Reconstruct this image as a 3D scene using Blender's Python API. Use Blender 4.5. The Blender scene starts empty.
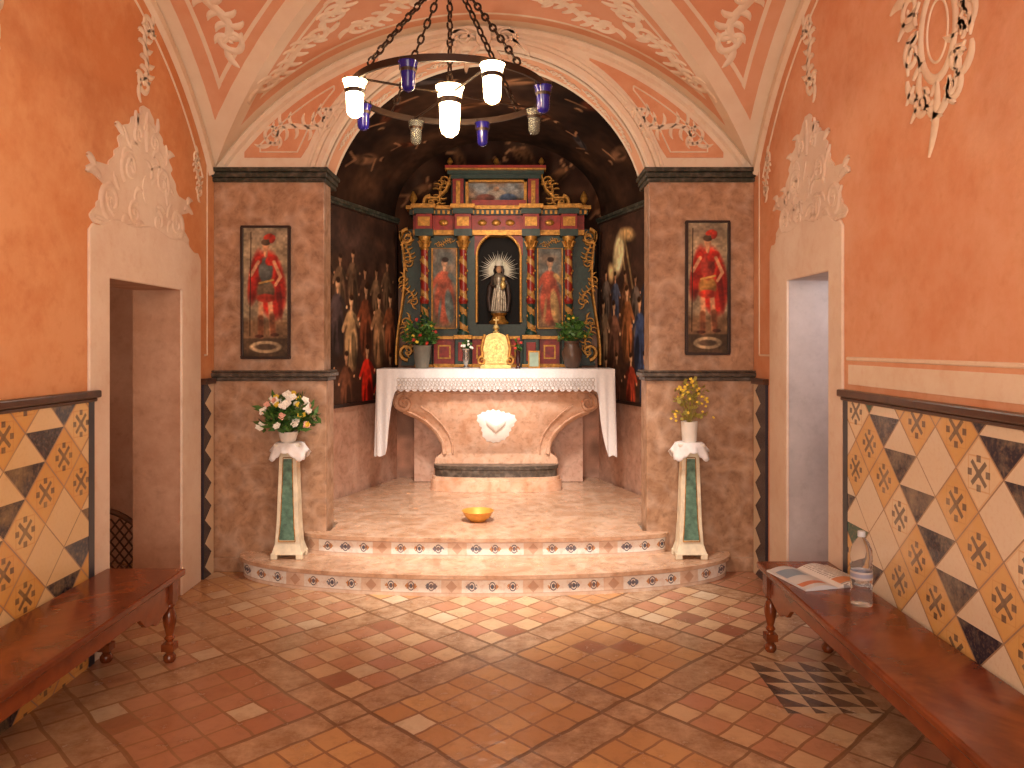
import bpy, bmesh, math, random
import numpy as np
from mathutils import Vector, Matrix
from mathutils.geometry import tessellate_polygon
random.seed(7); rng=np.random.RandomState(5)
S=bpy.context.scene
F=760.0; EYE=1.6; HY=345
def X_(px,Y): return (px-512)*Y/F
def Z_(py,Y): return EYE+(HY-py)*Y/F
def c(r,g,b,a=1):
    f=lambda v:(v/255/12.92) if v/255<=.04045 else ((v/255+.055)/1.055)**2.4
    return (f(r),f(g),f(b),a)
# ---------------------------------------------------------------- node helper
class E:
    def __init__(s,mb,k): s.mb=mb; s.k=k
    def __add__(s,o): return s.mb.m('ADD',s,o)
    def __radd__(s,o): return s.mb.m('ADD',s,o)
    def __sub__(s,o): return s.mb.m('SUBTRACT',s,o)
    def __rsub__(s,o): return s.mb.m('SUBTRACT',o,s)
    def __mul__(s,o): return s.mb.m('MULTIPLY',s,o)
    def __rmul__(s,o): return s.mb.m('MULTIPLY',s,o)
    def __truediv__(s,o): return s.mb.m('DIVIDE',s,o)
    def __lt__(s,o): return s.mb.m('LESS_THAN',s,o)
    def __gt__(s,o): return s.mb.m('GREATER_THAN',s,o)
    def floor(s): return s.mb.m('FLOOR',s)
    def fract(s): return s.mb.m('FRACT',s)
    def abs(s): return s.mb.m('ABSOLUTE',s)
    def sin(s): return s.mb.m('SINE',s)
    def mod(s,o): return s.mb.m('FLOORED_MODULO',s,o)
    def min(s,o): return s.mb.m('MINIMUM',s,o)
    def max(s,o): return s.mb.m('MAXIMUM',s,o)
class MB:
    def __init__(s,name,rough=.6,metal=0.):
        s.mat=bpy.data.materials.new(name); s.mat.use_nodes=True
        s.nt=s.mat.node_tree; s.b=s.nt.nodes['Principled BSDF']
        s.b.inputs['Roughness'].default_value=rough; s.b.inputs['Metallic'].default_value=metal
        s._c=None
    def put(s,inp,v):
        if isinstance(v,E): s.nt.links.new(v.k,inp)
        elif isinstance(v,(int,float)): inp.default_value=v
        elif isinstance(v,tuple): inp.default_value=v
        else: s.nt.links.new(v,inp)
    def m(s,op,a,b=None):
        n=s.nt.nodes.new('ShaderNodeMath'); n.operation=op
        s.put(n.inputs[0],a)
        if b is not None: s.put(n.inputs[1],b)
        return E(s,n.outputs[0])
    def co(s):
        if s._c is None: s._c=s.nt.nodes.new('ShaderNodeTexCoord').outputs['Object']
        return s._c
    def xyz(s):
        n=s.nt.nodes.new('ShaderNodeSeparateXYZ'); s.nt.links.new(s.co(),n.inputs[0])
        return [E(s,n.outputs[i]) for i in range(3)]
    def noise(s,scale,detail=4,rough=.6,dist=0):
        n=s.nt.nodes.new('ShaderNodeTexNoise'); s.nt.links.new(s.co(),n.inputs['Vector'])
        n.inputs['Scale'].default_value=scale; n.inputs['Detail'].default_value=detail
        n.inputs['Roughness'].default_value=rough; n.inputs['Distortion'].default_value=dist
        return E(s,n.outputs['Fac'])
    def voro(s,scale,feat='F1'):
        n=s.nt.nodes.new('ShaderNodeTexVoronoi'); s.nt.links.new(s.co(),n.inputs['Vector'])
        n.inputs['Scale'].default_value=scale; n.feature=feat
        return E(s,n.outputs['Distance'])
    def hash(s,a,b):
        n=s.nt.nodes.new('ShaderNodeCombineXYZ'); s.put(n.inputs[0],a); s.put(n.inputs[1],b)
        w=s.nt.nodes.new('ShaderNodeTexWhiteNoise'); w.noise_dimensions='3D'; s.nt.links.new(n.outputs[0],w.inputs['Vector'])
        return E(s,w.outputs['Value'])
    def step(s,v,lo,hi):
        n=s.nt.nodes.new('ShaderNodeMapRange'); n.clamp=True
        s.put(n.inputs[0],v); n.inputs[1].default_value=lo; n.inputs[2].default_value=hi
        return E(s,n.outputs[0])
    def mix(s,f,a,b,mode='MIX'):
        n=s.nt.nodes.new('ShaderNodeMix'); n.data_type='RGBA'; n.blend_type=mode
        s.put(n.inputs[0],f); s.put(n.inputs[6],a); s.put(n.inputs[7],b)
        return n.outputs[2]
    def color(s,v): s.put(s.b.inputs['Base Color'],v); return s
    def rough(s,v): s.put(s.b.inputs['Roughness'],v); return s
    def bump(s,h,strength=.3,dist=.01):
        n=s.nt.nodes.new('ShaderNodeBump'); n.inputs['Strength'].default_value=strength
        n.inputs['Distance'].default_value=dist; s.put(n.inputs['Height'],h)
        s.nt.links.new(n.outputs[0],s.b.inputs['Normal']); return s
def simple(name,col,rough=.6,metal=0,var=.15,scale=12,bump=.1):
    m=MB(name,rough,metal); d=tuple(v*(1-var*1.6) for v in col[:3])+(1,)
    l=tuple(min(1,v*(1+var)) for v in col[:3])+(1,)
    n=m.noise(scale,5); m.color(m.mix(m.step(n,.3,.7),d,l))
    if bump: m.bump(n,bump,.01)
    return m.mat
# ---------------------------------------------------------------- mesh helper
class G:
    def __init__(s): s.v=[]; s.f=[]; s.m=[]
    def add(s,vs,fs,mi=0):
        o=len(s.v); s.v+= [tuple(v) for v in vs]
        s.f+=[tuple(i+o for i in f) for f in fs]; s.m+=[mi]*len(fs); return s
    def box(s,x0,x1,y0,y1,z0,z1,mi=0):
        v=[(x0,y0,z0),(x1,y0,z0),(x1,y1,z0),(x0,y1,z0),(x0,y0,z1),(x1,y0,z1),(x1,y1,z1),(x0,y1,z1)]
        return s.add(v,[(0,3,2,1),(4,5,6,7),(0,1,5,4),(1,2,6,5),(2,3,7,6),(3,0,4,7)],mi)
    def prism(s,poly,mapf,h0,h1,mi=0,side=None):
        n=len(poly); vs=[mapf(p[0],p[1],h0) for p in poly]+[mapf(p[0],p[1],h1) for p in poly]
        tr=tessellate_polygon([[Vector((p[0],p[1],0)) for p in poly]])
        s.add(vs,[tuple(t) for t in tr]+[tuple(i+n for i in t) for t in tr],mi)
        s.add(vs,[(i,(i+1)%n,(i+1)%n+n,i+n) for i in range(n)],mi if side is None else side); return s
    def lathe(s,prof,cx=0,cy=0,cz=0,seg=20,mi=0,sx=1,sy=1,caps=True,M=None):
        vs=[];fs=[]
        for r,z in prof:
            for k in range(seg):
                a=2*math.pi*k/seg; vs.append(Vector((r*math.cos(a)*sx,r*math.sin(a)*sy,z)))
        for i in range(len(prof)-1):
            for k in range(seg):
                fs.append((i*seg+k,i*seg+(k+1)%seg,(i+1)*seg+(k+1)%seg,(i+1)*seg+k))
        if caps:
            fs.append(tuple(range(seg-1,-1,-1))); fs.append(tuple(range((len(prof)-1)*seg,len(prof)*seg)))
        if M: vs=[M@v for v in vs]
        return s.add([(v[0]+cx,v[1]+cy,v[2]+cz) for v in vs],fs,mi)
    def ball(s,cx,cy,cz,rx,ry=None,rz=None,seg=12,mi=0):
        ry=ry or rx; rz=rz or rx; n=8
        prof=[(max(.02,math.sin(math.pi*i/n))*1.0,-math.cos(math.pi*i/n)) for i in range(n+1)]
        return s.lathe([(r*rx,z*rz) for r,z in prof],cx,cy,cz,seg,mi,1,ry/rx)
    def tube(s,pts,r,seg=8,mi=0,closed=False):
        pts=[Vector(p) for p in pts]; n=len(pts); vs=[];fs=[]
        up=Vector((0,0,1))
        for i,p in enumerate(pts):
            if closed: t=pts[(i+1)%n]-pts[i-1]
            else: t=pts[min(i+1,n-1)]-pts[max(i-1,0)]
            t.normalize()
            ref=up if abs(t.dot(up))<.95 else Vector((1,0,0))
            a=t.cross(ref).normalized(); b=t.cross(a).normalized()
            rr=r[i] if isinstance(r,(list,tuple)) else r
            for k in range(seg):
                q=2*math.pi*k/seg; vs.append(p+a*math.cos(q)*rr+b*math.sin(q)*rr)
        m=n if closed else n-1
        for i in range(m):
            j=(i+1)%n
            for k in range(seg): fs.append((i*seg+k,i*seg+(k+1)%seg,j*seg+(k+1)%seg,j*seg+k))
        if not closed: fs.append(tuple(range(seg-1,-1,-1))); fs.append(tuple(range((n-1)*seg,n*seg)))
        return s.add(vs,fs,mi)
    def ribbon(s,pts,w,h,mapf,mi=0,base=.001):
        n=len(pts); vs=[];fs=[]
        for i in range(n):
            p=pts[i]; a=pts[max(0,i-1)]; b=pts[min(n-1,i+1)]
            tx,ty=b[0]-a[0],b[1]-a[1]; L=math.hypot(tx,ty) or 1; nx,ny=-ty/L,tx/L
            ww=(w(i/(n-1)) if callable(w) else w)/2
            vs+=[mapf(p[0]+nx*ww,p[1]+ny*ww,base),mapf(p[0]+nx*ww*.5,p[1]+ny*ww*.5,h),mapf(p[0]-nx*ww*.5,p[1]-ny*ww*.5,h),mapf(p[0]-nx*ww,p[1]-ny*ww,base)]
        for i in range(n-1):
            for k in range(3): fs.append((i*4+k,i*4+k+1,i*4+4+k+1,i*4+4+k))
        return s.add(vs,fs,mi)
    def obj(s,name,mats,origin=(0,0,0),parent=None,smooth=None,bevel=0,label=None,recalc=True,solid=0):
        me=bpy.data.meshes.new(name); o=Vector(origin)
        me.from_pydata([tuple(Vector(v)-o) for v in s.v],[],s.f)
        if not isinstance(mats,(list,tuple)): mats=[mats]
        for m in mats: me.materials.append(m)
        me.polygons.foreach_set('material_index',s.m)
        if recalc:
            bm=bmesh.new(); bm.from_mesh(me); bmesh.ops.remove_doubles(bm,verts=bm.verts,dist=.00005)
            bmesh.ops.recalc_face_normals(bm,faces=bm.faces); bm.to_mesh(me); bm.free()
        if smooth is not None:
            me.shade_smooth(); me.set_sharp_from_angle(angle=math.radians(smooth))
        ob=bpy.data.objects.new(name,me); S.collection.objects.link(ob)
        if parent: ob.parent=parent
        else: ob.location=o
        if solid:
            md=ob.modifiers.new('s','SOLIDIFY'); md.thickness=solid
        if bevel:
            md=ob.modifiers.new('b','BEVEL'); md.width=bevel; md.segments=2; md.limit_method='ANGLE'
        if label: ob['label']=label
        return ob
def st(o): o['kind']='structure'; return o
def top(o,label,cat,group=None):
    o['label']=label; o['category']=cat
    if group: o['group']=group
    return o
def empty(name,loc,label,cat,group=None):
    e=bpy.data.objects.new(name,None); e.location=loc; e.empty_display_size=.05; S.collection.objects.link(e)
    return top(e,label,cat,group)
def cp(src,parent,loc=None,rot=None):
    o=src.copy(); S.collection.objects.link(o); o.parent=parent
    if loc is not None: o.location=loc
    if rot is not None: o.rotation_euler=rot
    return o
# ---------------------------------------------------------------- materials
SAL=c(230,180,146); SALD=c(220,154,114); CREAM=c(240,226,206)
def plaster(name,a,b,dirt=c(206,140,98),tb=.3):
    m=MB(name,.85); n=m.noise(1.3,7,.72); n2=m.noise(14,5); n3=m.noise(3.5,6,.7)
    col=m.mix(m.step(n,.38,.62),a,b); col=m.mix(m.step(n3,.5,.7)*.4,col,dirt); col=m.mix(m.step(n2,.55,.8)*.3,col,dirt)
    m.color(col); m.bump(n2,tb,.01); return m
M_sal=plaster('salmon_plaster',SAL,SALD).mat
M_salL=plaster('orange_plaster',c(228,172,126),c(214,142,90),c(200,124,72)).mat
M_white=plaster('stucco_white',CREAM,c(232,212,188),c(220,184,154)).mat
M_frame=plaster('door_plaster',c(238,224,208),c(228,208,190),c(212,180,154)).mat
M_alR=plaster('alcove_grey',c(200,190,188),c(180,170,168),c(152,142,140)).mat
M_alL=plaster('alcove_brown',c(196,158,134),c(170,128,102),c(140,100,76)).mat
def marble(name,a,b,d,sc=6,rough=.35,bump=.12,veins=.25):
    m=MB(name,rough); n=m.noise(sc,8,.65,1.2); v=m.voro(sc*1.8); n2=m.noise(sc*4,5,.6)
    col=m.mix(m.step(n,.35,.65),a,b); col=m.mix(m.step(n2,.5,.75)*.6,col,d)
    col=m.mix(m.step(v,.45,.9)*veins,col,c(236,214,196)); m.color(col); m.bump(n2,bump,.006)
    m.rough(m.step(n,.0,1.)*.3+rough*.6); return m.mat
M_pier=marble('pier_stone',c(190,152,122),c(150,112,84),c(110,78,58),6,.4)
M_pink=marble('pink_stone',c(222,184,164),c(194,150,128),c(152,108,88),6,.28)
M_step=marble('step_stone',c(212,176,148),c(176,134,104),c(124,90,66),5,.2,.2)
M_altar=marble('altar_stone',c(230,190,162),c(200,150,118),c(156,106,78),6,.22)
M_darkst=marble('dark_green_stone',c(54,62,52),c(38,40,36),c(80,72,58),14,.3,.1,.1)
M_ledge=marble('ledge_stone',c(80,70,60),c(54,46,42),c(112,92,74),12,.3,.1,.1)
def wood(name,a,b,sc=3,rough=.3):
    m=MB(name,rough); x,y,z=m.xyz(); n=m.noise(sc,4,.6,2.)
    w=((x*9+z*9+n*7)*2.2).sin()*.5+.5; n2=m.noise(sc*20,3)
    m.color(m.mix(w*.6+n2*.4,a,b)); m.bump(n2,.1,.003); return m.mat
M_bench=wood('bench_wood',c(142,74,36),c(98,46,22),1.3,.2)
M_rail=wood('rail_wood',c(92,60,42),c(60,38,28))
M_framew=simple('frame_wood_dark',c(42,24,18),.35)
M_gold=simple('gilding',c(190,136,62),.45,.5,.35,30)
M_goldl=simple('gilding_pale',c(226,194,124),.4,.45,.25,30)
M_red=simple('red_lacquer',c(150,36,24),.45,0,.3,20)
M_teal=simple('green_lacquer',c(36,58,50),.45,0,.3,20)
M_black=simple('dark_recess',c(18,14,14),.8)
M_iron=simple('aged_iron',c(52,36,26),.5,.5)
M_silver=simple('silver',c(200,196,190),.25,.9)
M_cloth=simple('white_linen',c(244,242,244),.8,0,.04,60,.05)
M_ceram=simple('white_ceramic',c(238,234,226),.25,0,.04)
M_leaf=simple('leaf_green',c(74,116,48),.5,0,.35,30)
# ---------------------------------------------------------------- constants
CX=-.2; A=1.92; XL=CX-A; XR=CX+A; YB=5.4; RISE=1.03; SPR=2.84
R=(A*A+RISE*RISE)/(2*RISE); ZC=SPR+RISE-R
def arcz(u): return ZC+math.sqrt(max(0,R*R-u*u))
BAYS=[YB-A, YB-3*A]; YF=YB-4*A
XA=-.19; HA=1.15; RI=.86; RA=(HA*HA+RI*RI)/(2*RI); ZA=SPR+RI-RA
mL=lambda u,v,h:(XL+h,u,v)
mR=lambda u,v,h:(XR-h,u,v)
mB=lambda u,v,h:(u,YB-h,v)
def mVback(yc):
    def f(u,v,h):
        a=math.asin(max(-.999,min(.999,u/R))); return (CX+(R-h)*math.sin(a),v,ZC+(R-h)*math.cos(a))
    return f
def mVside(yc):
    def f(u,v,h):
        a=math.asin(max(-.999,min(.999,v/R))); return (CX+u,yc+(R-h)*math.sin(a),ZC+(R-h)*math.cos(a))
    return f
# ---------------------------------------------------------------- floor
m=MB('floor_tiles',.4); x,y,z=m.xyz()
wn=m.noise(2.5,3)*.04; wn2=m.noise(4,2)*.04
p=(x+y)*.70711+wn; q=(y-x)*.70711+wn2
p0=(-.11+3.92)*.70711-.06; q0=(3.92+.11)*.70711-.06; C=.88; sw=.2
P=(p-p0+C*20)/C; Q=(q-q0+C*20)/C
ip=P.floor(); iq=Q.floor(); fp=P.fract(); fq=Q.fract()
strip=(fp<sw).max(fq<sw)
tp=(fp-sw)*(5/(1-sw)); tq=(fq-sw)*(5/(1-sw))
hp=tp.floor(); hq=tq.floor(); gp=tp.fract(); gq=tq.fract()
grout=((gp-.5).abs()>.455).max((gq-.5).abs()>.455)
h1=m.hash(ip*5+hp,iq*5+hq); hc=m.hash(ip+.5,iq+.3); hd=m.hash(ip+.1,iq+.9)
chk=(hp+hq).mod(2)
tile=m.mix(chk,c(214,186,150),c(186,132,108)); tile=m.mix(h1*.5,tile,c(198,152,114))
och=m.mix(h1,c(208,166,116),c(186,138,94))
red=m.mix(h1,c(192,140,112),c(174,116,90))
tile=m.mix(hc>.55,tile,och); tile=m.mix(hd>.78,tile,red)
tile=m.mix((h1>.94),tile,c(216,198,170)); tile=m.mix((h1<.05),tile,c(150,98,76))
tile=m.mix(grout,tile,c(146,108,80))
edge=((fp-sw*.5).abs()-sw*.5).abs().min(((fq-sw*.5).abs()-sw*.5).abs())<.012
inp=(fp<sw)
sgr=((((Q*2.).fract()-.5).abs()>.485)*inp).max((((P*2.).fract()-.5).abs()>.485)*(fq<sw))
stc=m.mix(m.step(m.noise(8,7,.75),.38,.62),c(150,116,88),c(202,172,142))
col=m.mix(strip,tile,stc); col=m.mix(edge.max(sgr)*.8,col,c(104,74,52))
ta=(x/.12).fract(); tb=(y/.12).fract()
trc=m.mix((ta+tb)>1.0,c(52,50,54),c(206,182,152))
reg=(x>1.20)*(y>3.30)*(y<3.84)*(x<1.62)
col=m.mix(reg*.9,col,trc)
dirt=m.noise(1.4,7,.7); col=m.mix(m.step(dirt,.42,.7)*.5,col,c(176,132,96))
d2=m.noise(9,6,.7); col=m.mix(m.step(d2,.5,.75)*.5,col,c(128,92,66))
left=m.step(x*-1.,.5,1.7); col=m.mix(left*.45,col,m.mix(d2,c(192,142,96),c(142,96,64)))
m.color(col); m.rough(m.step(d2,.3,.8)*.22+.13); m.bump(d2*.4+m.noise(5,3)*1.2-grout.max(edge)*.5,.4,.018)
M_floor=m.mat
g=G(); g.add([(-4.3,YF-.3,0),(4.3,YF-.3,0),(4.3,7.9,0),(-4.3,7.9,0)],[(0,1,2,3)]); st(g.obj('floor',M_floor))
# ---------------------------------------------------------------- side walls
DL=(3.98,4.85,1.95); DR=(4.10,4.72,2.0)
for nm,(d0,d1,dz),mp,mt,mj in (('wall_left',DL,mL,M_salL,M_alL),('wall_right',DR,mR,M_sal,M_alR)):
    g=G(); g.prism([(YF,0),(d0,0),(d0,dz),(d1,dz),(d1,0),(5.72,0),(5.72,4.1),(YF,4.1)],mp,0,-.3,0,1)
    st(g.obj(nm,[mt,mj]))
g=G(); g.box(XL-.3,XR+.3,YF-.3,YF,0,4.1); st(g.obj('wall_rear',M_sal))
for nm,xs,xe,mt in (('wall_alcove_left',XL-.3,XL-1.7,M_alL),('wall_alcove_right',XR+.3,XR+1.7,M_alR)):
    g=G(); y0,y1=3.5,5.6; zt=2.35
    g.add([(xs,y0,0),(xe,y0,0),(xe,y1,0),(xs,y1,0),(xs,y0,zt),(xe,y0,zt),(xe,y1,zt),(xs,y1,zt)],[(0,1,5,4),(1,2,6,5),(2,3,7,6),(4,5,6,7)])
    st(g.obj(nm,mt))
# ---------------------------------------------------------------- vault
for bi,yc in enumerate(BAYS):
    m=MB('vault_plaster_%d'%bi,.85); x,y,z=m.xyz()
    u=(x-CX).abs(); v=(y-yc).abs(); d=(u-v).abs(); e=u.max(v)
    ring=e>(A-.10); gro=d<.13; ln=((d-.22).abs()<.016)*(e<(A-.2)); ln2=((e-(A-.2)).abs()<.014)*(d>.20)
    n=m.noise(2.4,6,.65); n2=m.noise(14,5)
    sal=m.mix(m.step(n,.3,.7),c(228,180,148),c(218,158,122)); wh=m.mix(m.step(n,.3,.7),CREAM,c(228,208,184))
    inner=(d>.23)*(e<(A-.21)); sal=m.mix(inner*.4,sal,c(214,142,106))
    col=m.mix(ring.max(gro).max(ln).max(ln2),sal,wh); m.color(col); m.bump(n2,.25,.01)
    g=G(); NS,NT=36,14
    for side in range(4):
        vs=[];fs=[]
        for i in range(NT+1):
            t=i/NT*A
            for j in range(NS+1):
                w=(j/NS*2-1)*t
                zz=arcz(w)
                if side==0: vs.append((CX+w,yc+t,zz))
                elif side==1: vs.append((CX+w,yc-t,zz))
                elif side==2: vs.append((CX-t,yc+w,zz))
                else: vs.append((CX+t,yc+w,zz))
        for i in range(NT):
            for j in range(NS):
                a=i*(NS+1)+j; fs.append((a,a+1,a+NS+2,a+NS+1))
        g.add(vs,fs)
    st(g.obj('ceiling' if bi==0 else 'ceiling_rear',m.mat,recalc=False,smooth=25))
# ---------------------------------------------------------------- chancel arch wall
def archpts(n=40,dr=0):
    a0=math.asin(HA/RA); rr=RA+dr
    return [(XA+rr*math.sin(-a0+2*a0*i/n), ZA+rr*math.cos(-a0+2*a0*i/n)) for i in range(n+1)]
ap=archpts()
g=G(); g.prism([(XL,SPR)]+ap+[(XR,SPR),(XR,4.1),(XL,4.1)],lambda u,v,h:(u,YB+h,v),0,.32); st(g.obj('wall_arch',M_white))
m=MB('intrados',.85); x,y,z=m.xyz(); n=m.noise(3,5); mid=((y-5.56).abs()<.10)
m.color(m.mix(mid,m.mix(n,CREAM,c(216,186,158)),m.mix(n,SAL,SALD)))
g=G(); a2=archpts(dr=-.006); vs=[];
for p_ in a2: vs+=[(p_[0],YB+.01,p_[1]),(p_[0],5.715,p_[1])]
g.add(vs,[(2*i,2*i+1,2*i+3,2*i+2) for i in range(len(a2)-1)]); st(g.obj('trim_1',m.mat,smooth=30))
g=G()
for sgn in (-1,1):
    up=[];lo=[]
    for i in range(25):
        u=.60+ (1.80-.60)*i/24
        zo=ZC+math.sqrt((R-.10)**2-u*u); rr=RA+.15
        zi=ZA+math.sqrt(rr*rr-u*u) if u<rr else 0
        zi=max(zi,SPR+.09)
        if zo-zi>.01: up.append((CX+sgn*u,zo)); lo.append((CX+sgn*u,zi))
    g.prism(up+lo[::-1],mB,-.002,.006)
st(g.obj('trim_2',plaster('spandrel_salmon',c(226,172,136),c(216,148,110)).mat))
g=G()
for sgn in (-1,1):
    up=[];lo=[]
    for i in range(25):
        u=.80+(1.70-.80)*i/24
        zo=ZC+math.sqrt((R-.15)**2-u*u); rr=RA+.20
        zi=max(ZA+math.sqrt(rr*rr-u*u) if u<rr else 0,SPR+.13)
        if zo-zi>.02: up.append((CX+sgn*u,zo)); lo.append((CX+sgn*u,zi))
    loop=up+lo[::-1]+[up[0]]
    g.ribbon(loop,.014,.012,mB,0,.004)
g.ribbon(archpts(dr=.035),.07,.03,mB); g.ribbon(archpts(dr=.11),.03,.015,mB)
g.ribbon([(CX+R*math.sin(t)*.985,ZC+R*math.cos(t)*.985) for t in np.linspace(-.95,.95,60)],.06,.025,mB)
st(g.obj('trim_3',M_white,smooth=40))
g=G()
for yc in BAYS:
    tt=np.linspace(-math.asin(A/R),math.asin(A/R),50)
    arc=[(yc+(R-.05)*math.sin(t),ZC+(R-.05)*math.cos(t)) for t in tt]
    arc2=[(yc+(R-.17)*math.sin(t)*.97,ZC+(R-.17)*math.cos(t)) for t in tt]
    for mp in (mL,mR): g.ribbon(arc,.10,.025,mp); g.ribbon(arc2,.016,.008,mp)
for mp in (mL,mR):
    g.ribbon([(5.28,1.53),(5.28,2.9)],.014,.006,mp)
g.ribbon([(5.06,1.53),(5.28,1.53)],.014,.006,mR); g.ribbon([(5.22,1.53),(5.28,1.53)],.014,.006,mL)
g.ribbon([(-2,1.53),(3.9,1.53)],.02,.006,mR)
st(g.obj('trim_4',M_white,smooth=40))
g=G(); g.prism([(YF,1.40),(3.88,1.40),(3.88,1.5),(YF,1.5)],mR,-.002,.004); st(g.obj('trim_5',M_white))
# ---------------------------------------------------------------- piers
PL=(XL,X_(324,YB)); PR=(X_(649,YB),XR)
for nm,(a,b),inn in (('wall_pier_left',PL,1),('wall_pier_right',PR,-1)):
    g=G(); g.box(a,b,YB,5.60,0,SPR-.01)
    e0,e1=(a,b+.02) if inn>0 else (a-.02,b)
    g.box(e0,e1,YB-.02,5.61,0,1.36); g.box(e0-(0 if inn>0 else .02),e1+(.02 if inn>0 else 0),YB-.045,5.61,0,.10)
    st(g.obj(nm,M_pier,bevel=.006))
    g=G()
    for k,(pz0,pz1,pr) in enumerate(((1.345,1.375,.035),(1.375,1.405,.055),(1.405,1.42,.045))):
        f0,f1=(a,b+pr) if inn>0 else (a-pr,b); g.box(f0,f1,YB-pr,5.62,pz0,pz1)
    st(g.obj('trim_6' if inn>0 else 'trim_7',M_ledge,bevel=.006))
    g=G()
    for pz0,pz1,pr in ((2.755,2.785,.025),(2.785,2.82,.045),(2.82,2.85,.07)):
        f0,f1=(a,b+pr*.6) if inn>0 else (a-pr*.6,b); g.box(f0,f1,YB-pr,5.72,pz0,pz1)
    st(g.obj('trim_8' if inn>0 else 'trim_9',M_darkst,bevel=.006))
# ---------------------------------------------------------------- painted surfaces (vertex colour)
def vcmat(name,rough=.45,spec=.5):
    m=MB(name,rough); a=m.nt.nodes.new('ShaderNodeVertexColor'); a.layer_name='Col'
    m.b.inputs['Specular IOR Level'].default_value=spec
    n=m.noise(60,3); m.color(m.mix(m.step(n,.3,.7)*.25,a.outputs[0],m.mix(.5,a.outputs[0],c(20,10,6)))); return m.mat
M_vc=vcmat('oil_paint',.55,.3); M_vcf=vcmat('fresco_paint',.9,.1)
class Canvas:
    def __init__(s,w,h,nx,ny,bg):
        s.w,s.h,s.nx,s.ny=w,h,nx,ny
        s.U,s.V=np.meshgrid(np.linspace(0,w,nx),np.linspace(0,h,ny)); s.C=np.zeros((ny,nx,3)); s.C[:]=bg
    def noise(s,k):
        gx=max(2,int(s.w*k)+2); gy=max(2,int(s.h*k)+2); r=rng.rand(gy+1,gx+1)
        a=s.U*(gx-1)/s.w; b=s.V*(gy-1)/s.h; i=np.minimum(a.astype(int),gx-1); j=np.minimum(b.astype(int),gy-1)
        fa=a-i; fb=b-j; fa=fa*fa*(3-2*fa); fb=fb*fb*(3-2*fb)
        return (r[j,i]*(1-fa)+r[j,i+1]*fa)*(1-fb)+(r[j+1,i]*(1-fa)+r[j+1,i+1]*fa)*fb
    def lay(s,mask,col):
        mask=np.clip(mask,0,1)[...,None]; s.C=s.C*(1-mask)+np.array(col)*mask
    def blob(s,cx,cy,rx,ry,col,ang=0,soft=.25,al=1,shade=.6):
        ca,sa=math.cos(ang),math.sin(ang); dx=s.U-cx; dy=s.V-cy
        a=(dx*ca+dy*sa)/rx; b=(-dx*sa+dy*ca)/ry; d=np.sqrt(a*a+b*b)
        s.lay((1-d)/soft*al,col)
        s.lay(np.clip((1-d)/soft,0,1)*np.clip(a*.7-b*.4,0,1)*shade*al,[v*.3 for v in col])
    def line(s,x0,y0,x1,y1,w,col):
        dx,dy=x1-x0,y1-y0; L=dx*dx+dy*dy; t=np.clip(((s.U-x0)*dx+(s.V-y0)*dy)/L,0,1)
        d=np.hypot(s.U-x0-t*dx,s.V-y0-t*dy); s.lay((w-d)/(w*.5),col)
    def fig(s,x,y,h,robe,skin=(206,156,116),robe2=None,lean=0):
        r2=robe2 or tuple(v*.55 for v in robe)
        s.blob(x,y+h*.33,h*.17,h*.38,robe,lean); s.blob(x+h*.07,y+h*.25,h*.07,h*.28,r2,lean+.1); s.blob(x-h*.07,y+h*.2,h*.03,h*.24,r2,lean-.1,.5,.7)
        s.blob(x-h*.01,y+h*.64,h*.12,h*.15,robe); s.line(x-h*.08,y+h*.70,x-h*.19,y+h*.52,h*.045,robe)
        s.line(x+h*.08,y+h*.70,x+h*.19,y+h*.58,h*.045,r2); s.blob(x+h*.21,y+h*.6,h*.025,h*.025,skin); s.blob(x-h*.19,y+h*.50,h*.025,h*.025,skin)
        s.blob(x,y+h*.80,h*.03,h*.05,skin); s.blob(x,y+h*.88,h*.052,h*.07,skin); s.blob(x+h*.01,y+h*.93,h*.058,h*.045,(46,28,18),0,.3,.95)
    def finish(s,gain=1.):
        n=.75+.5*s.noise(14/ max(s.w,s.h) *1.0); n2=.85+.3*s.noise(60/max(s.w,s.h))
        s.C=np.clip(s.C*(n*n2)[...,None]*gain,0,255)/255
        L=np.where(s.C<=.04045,s.C/12.92,((s.C+.055)/1.055)**2.4); return np.concatenate([L,np.ones(L.shape[:2]+(1,))],2)
    def mesh(s,name,mapf,mat,gain=1.,origin=(0,0,0),parent=None):
        col=s.finish(gain).reshape(-1,4); nx,ny=s.nx,s.ny; o=Vector(origin)
        vs=[tuple(Vector(mapf(u,v))-o) for u,v in zip(s.U.ravel(),s.V.ravel())]
        fs=[(j*nx+i,j*nx+i+1,(j+1)*nx+i+1,(j+1)*nx+i) for j in range(ny-1) for i in range(nx-1)]
        me=bpy.data.meshes.new(name); me.from_pydata(vs,[],fs); me.materials.append(mat); me.shade_smooth()
        a=me.color_attributes.new('Col','FLOAT_COLOR','POINT'); a.data.foreach_set('color',col.ravel())
        ob=bpy.data.objects.new(name,me); S.collection.objects.link(ob)
        if parent: ob.parent=parent
        else: ob.location=o
        return ob
AC0=-.175; AC1=-.14; YA=5.74; BW=7.6; HN=1.62; HF=1.01
AP0=((AC0-HN,YA),(AC1-HF,BW)); AP1=((AC0+HN,YA),(AC1+HF,BW))
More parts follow.
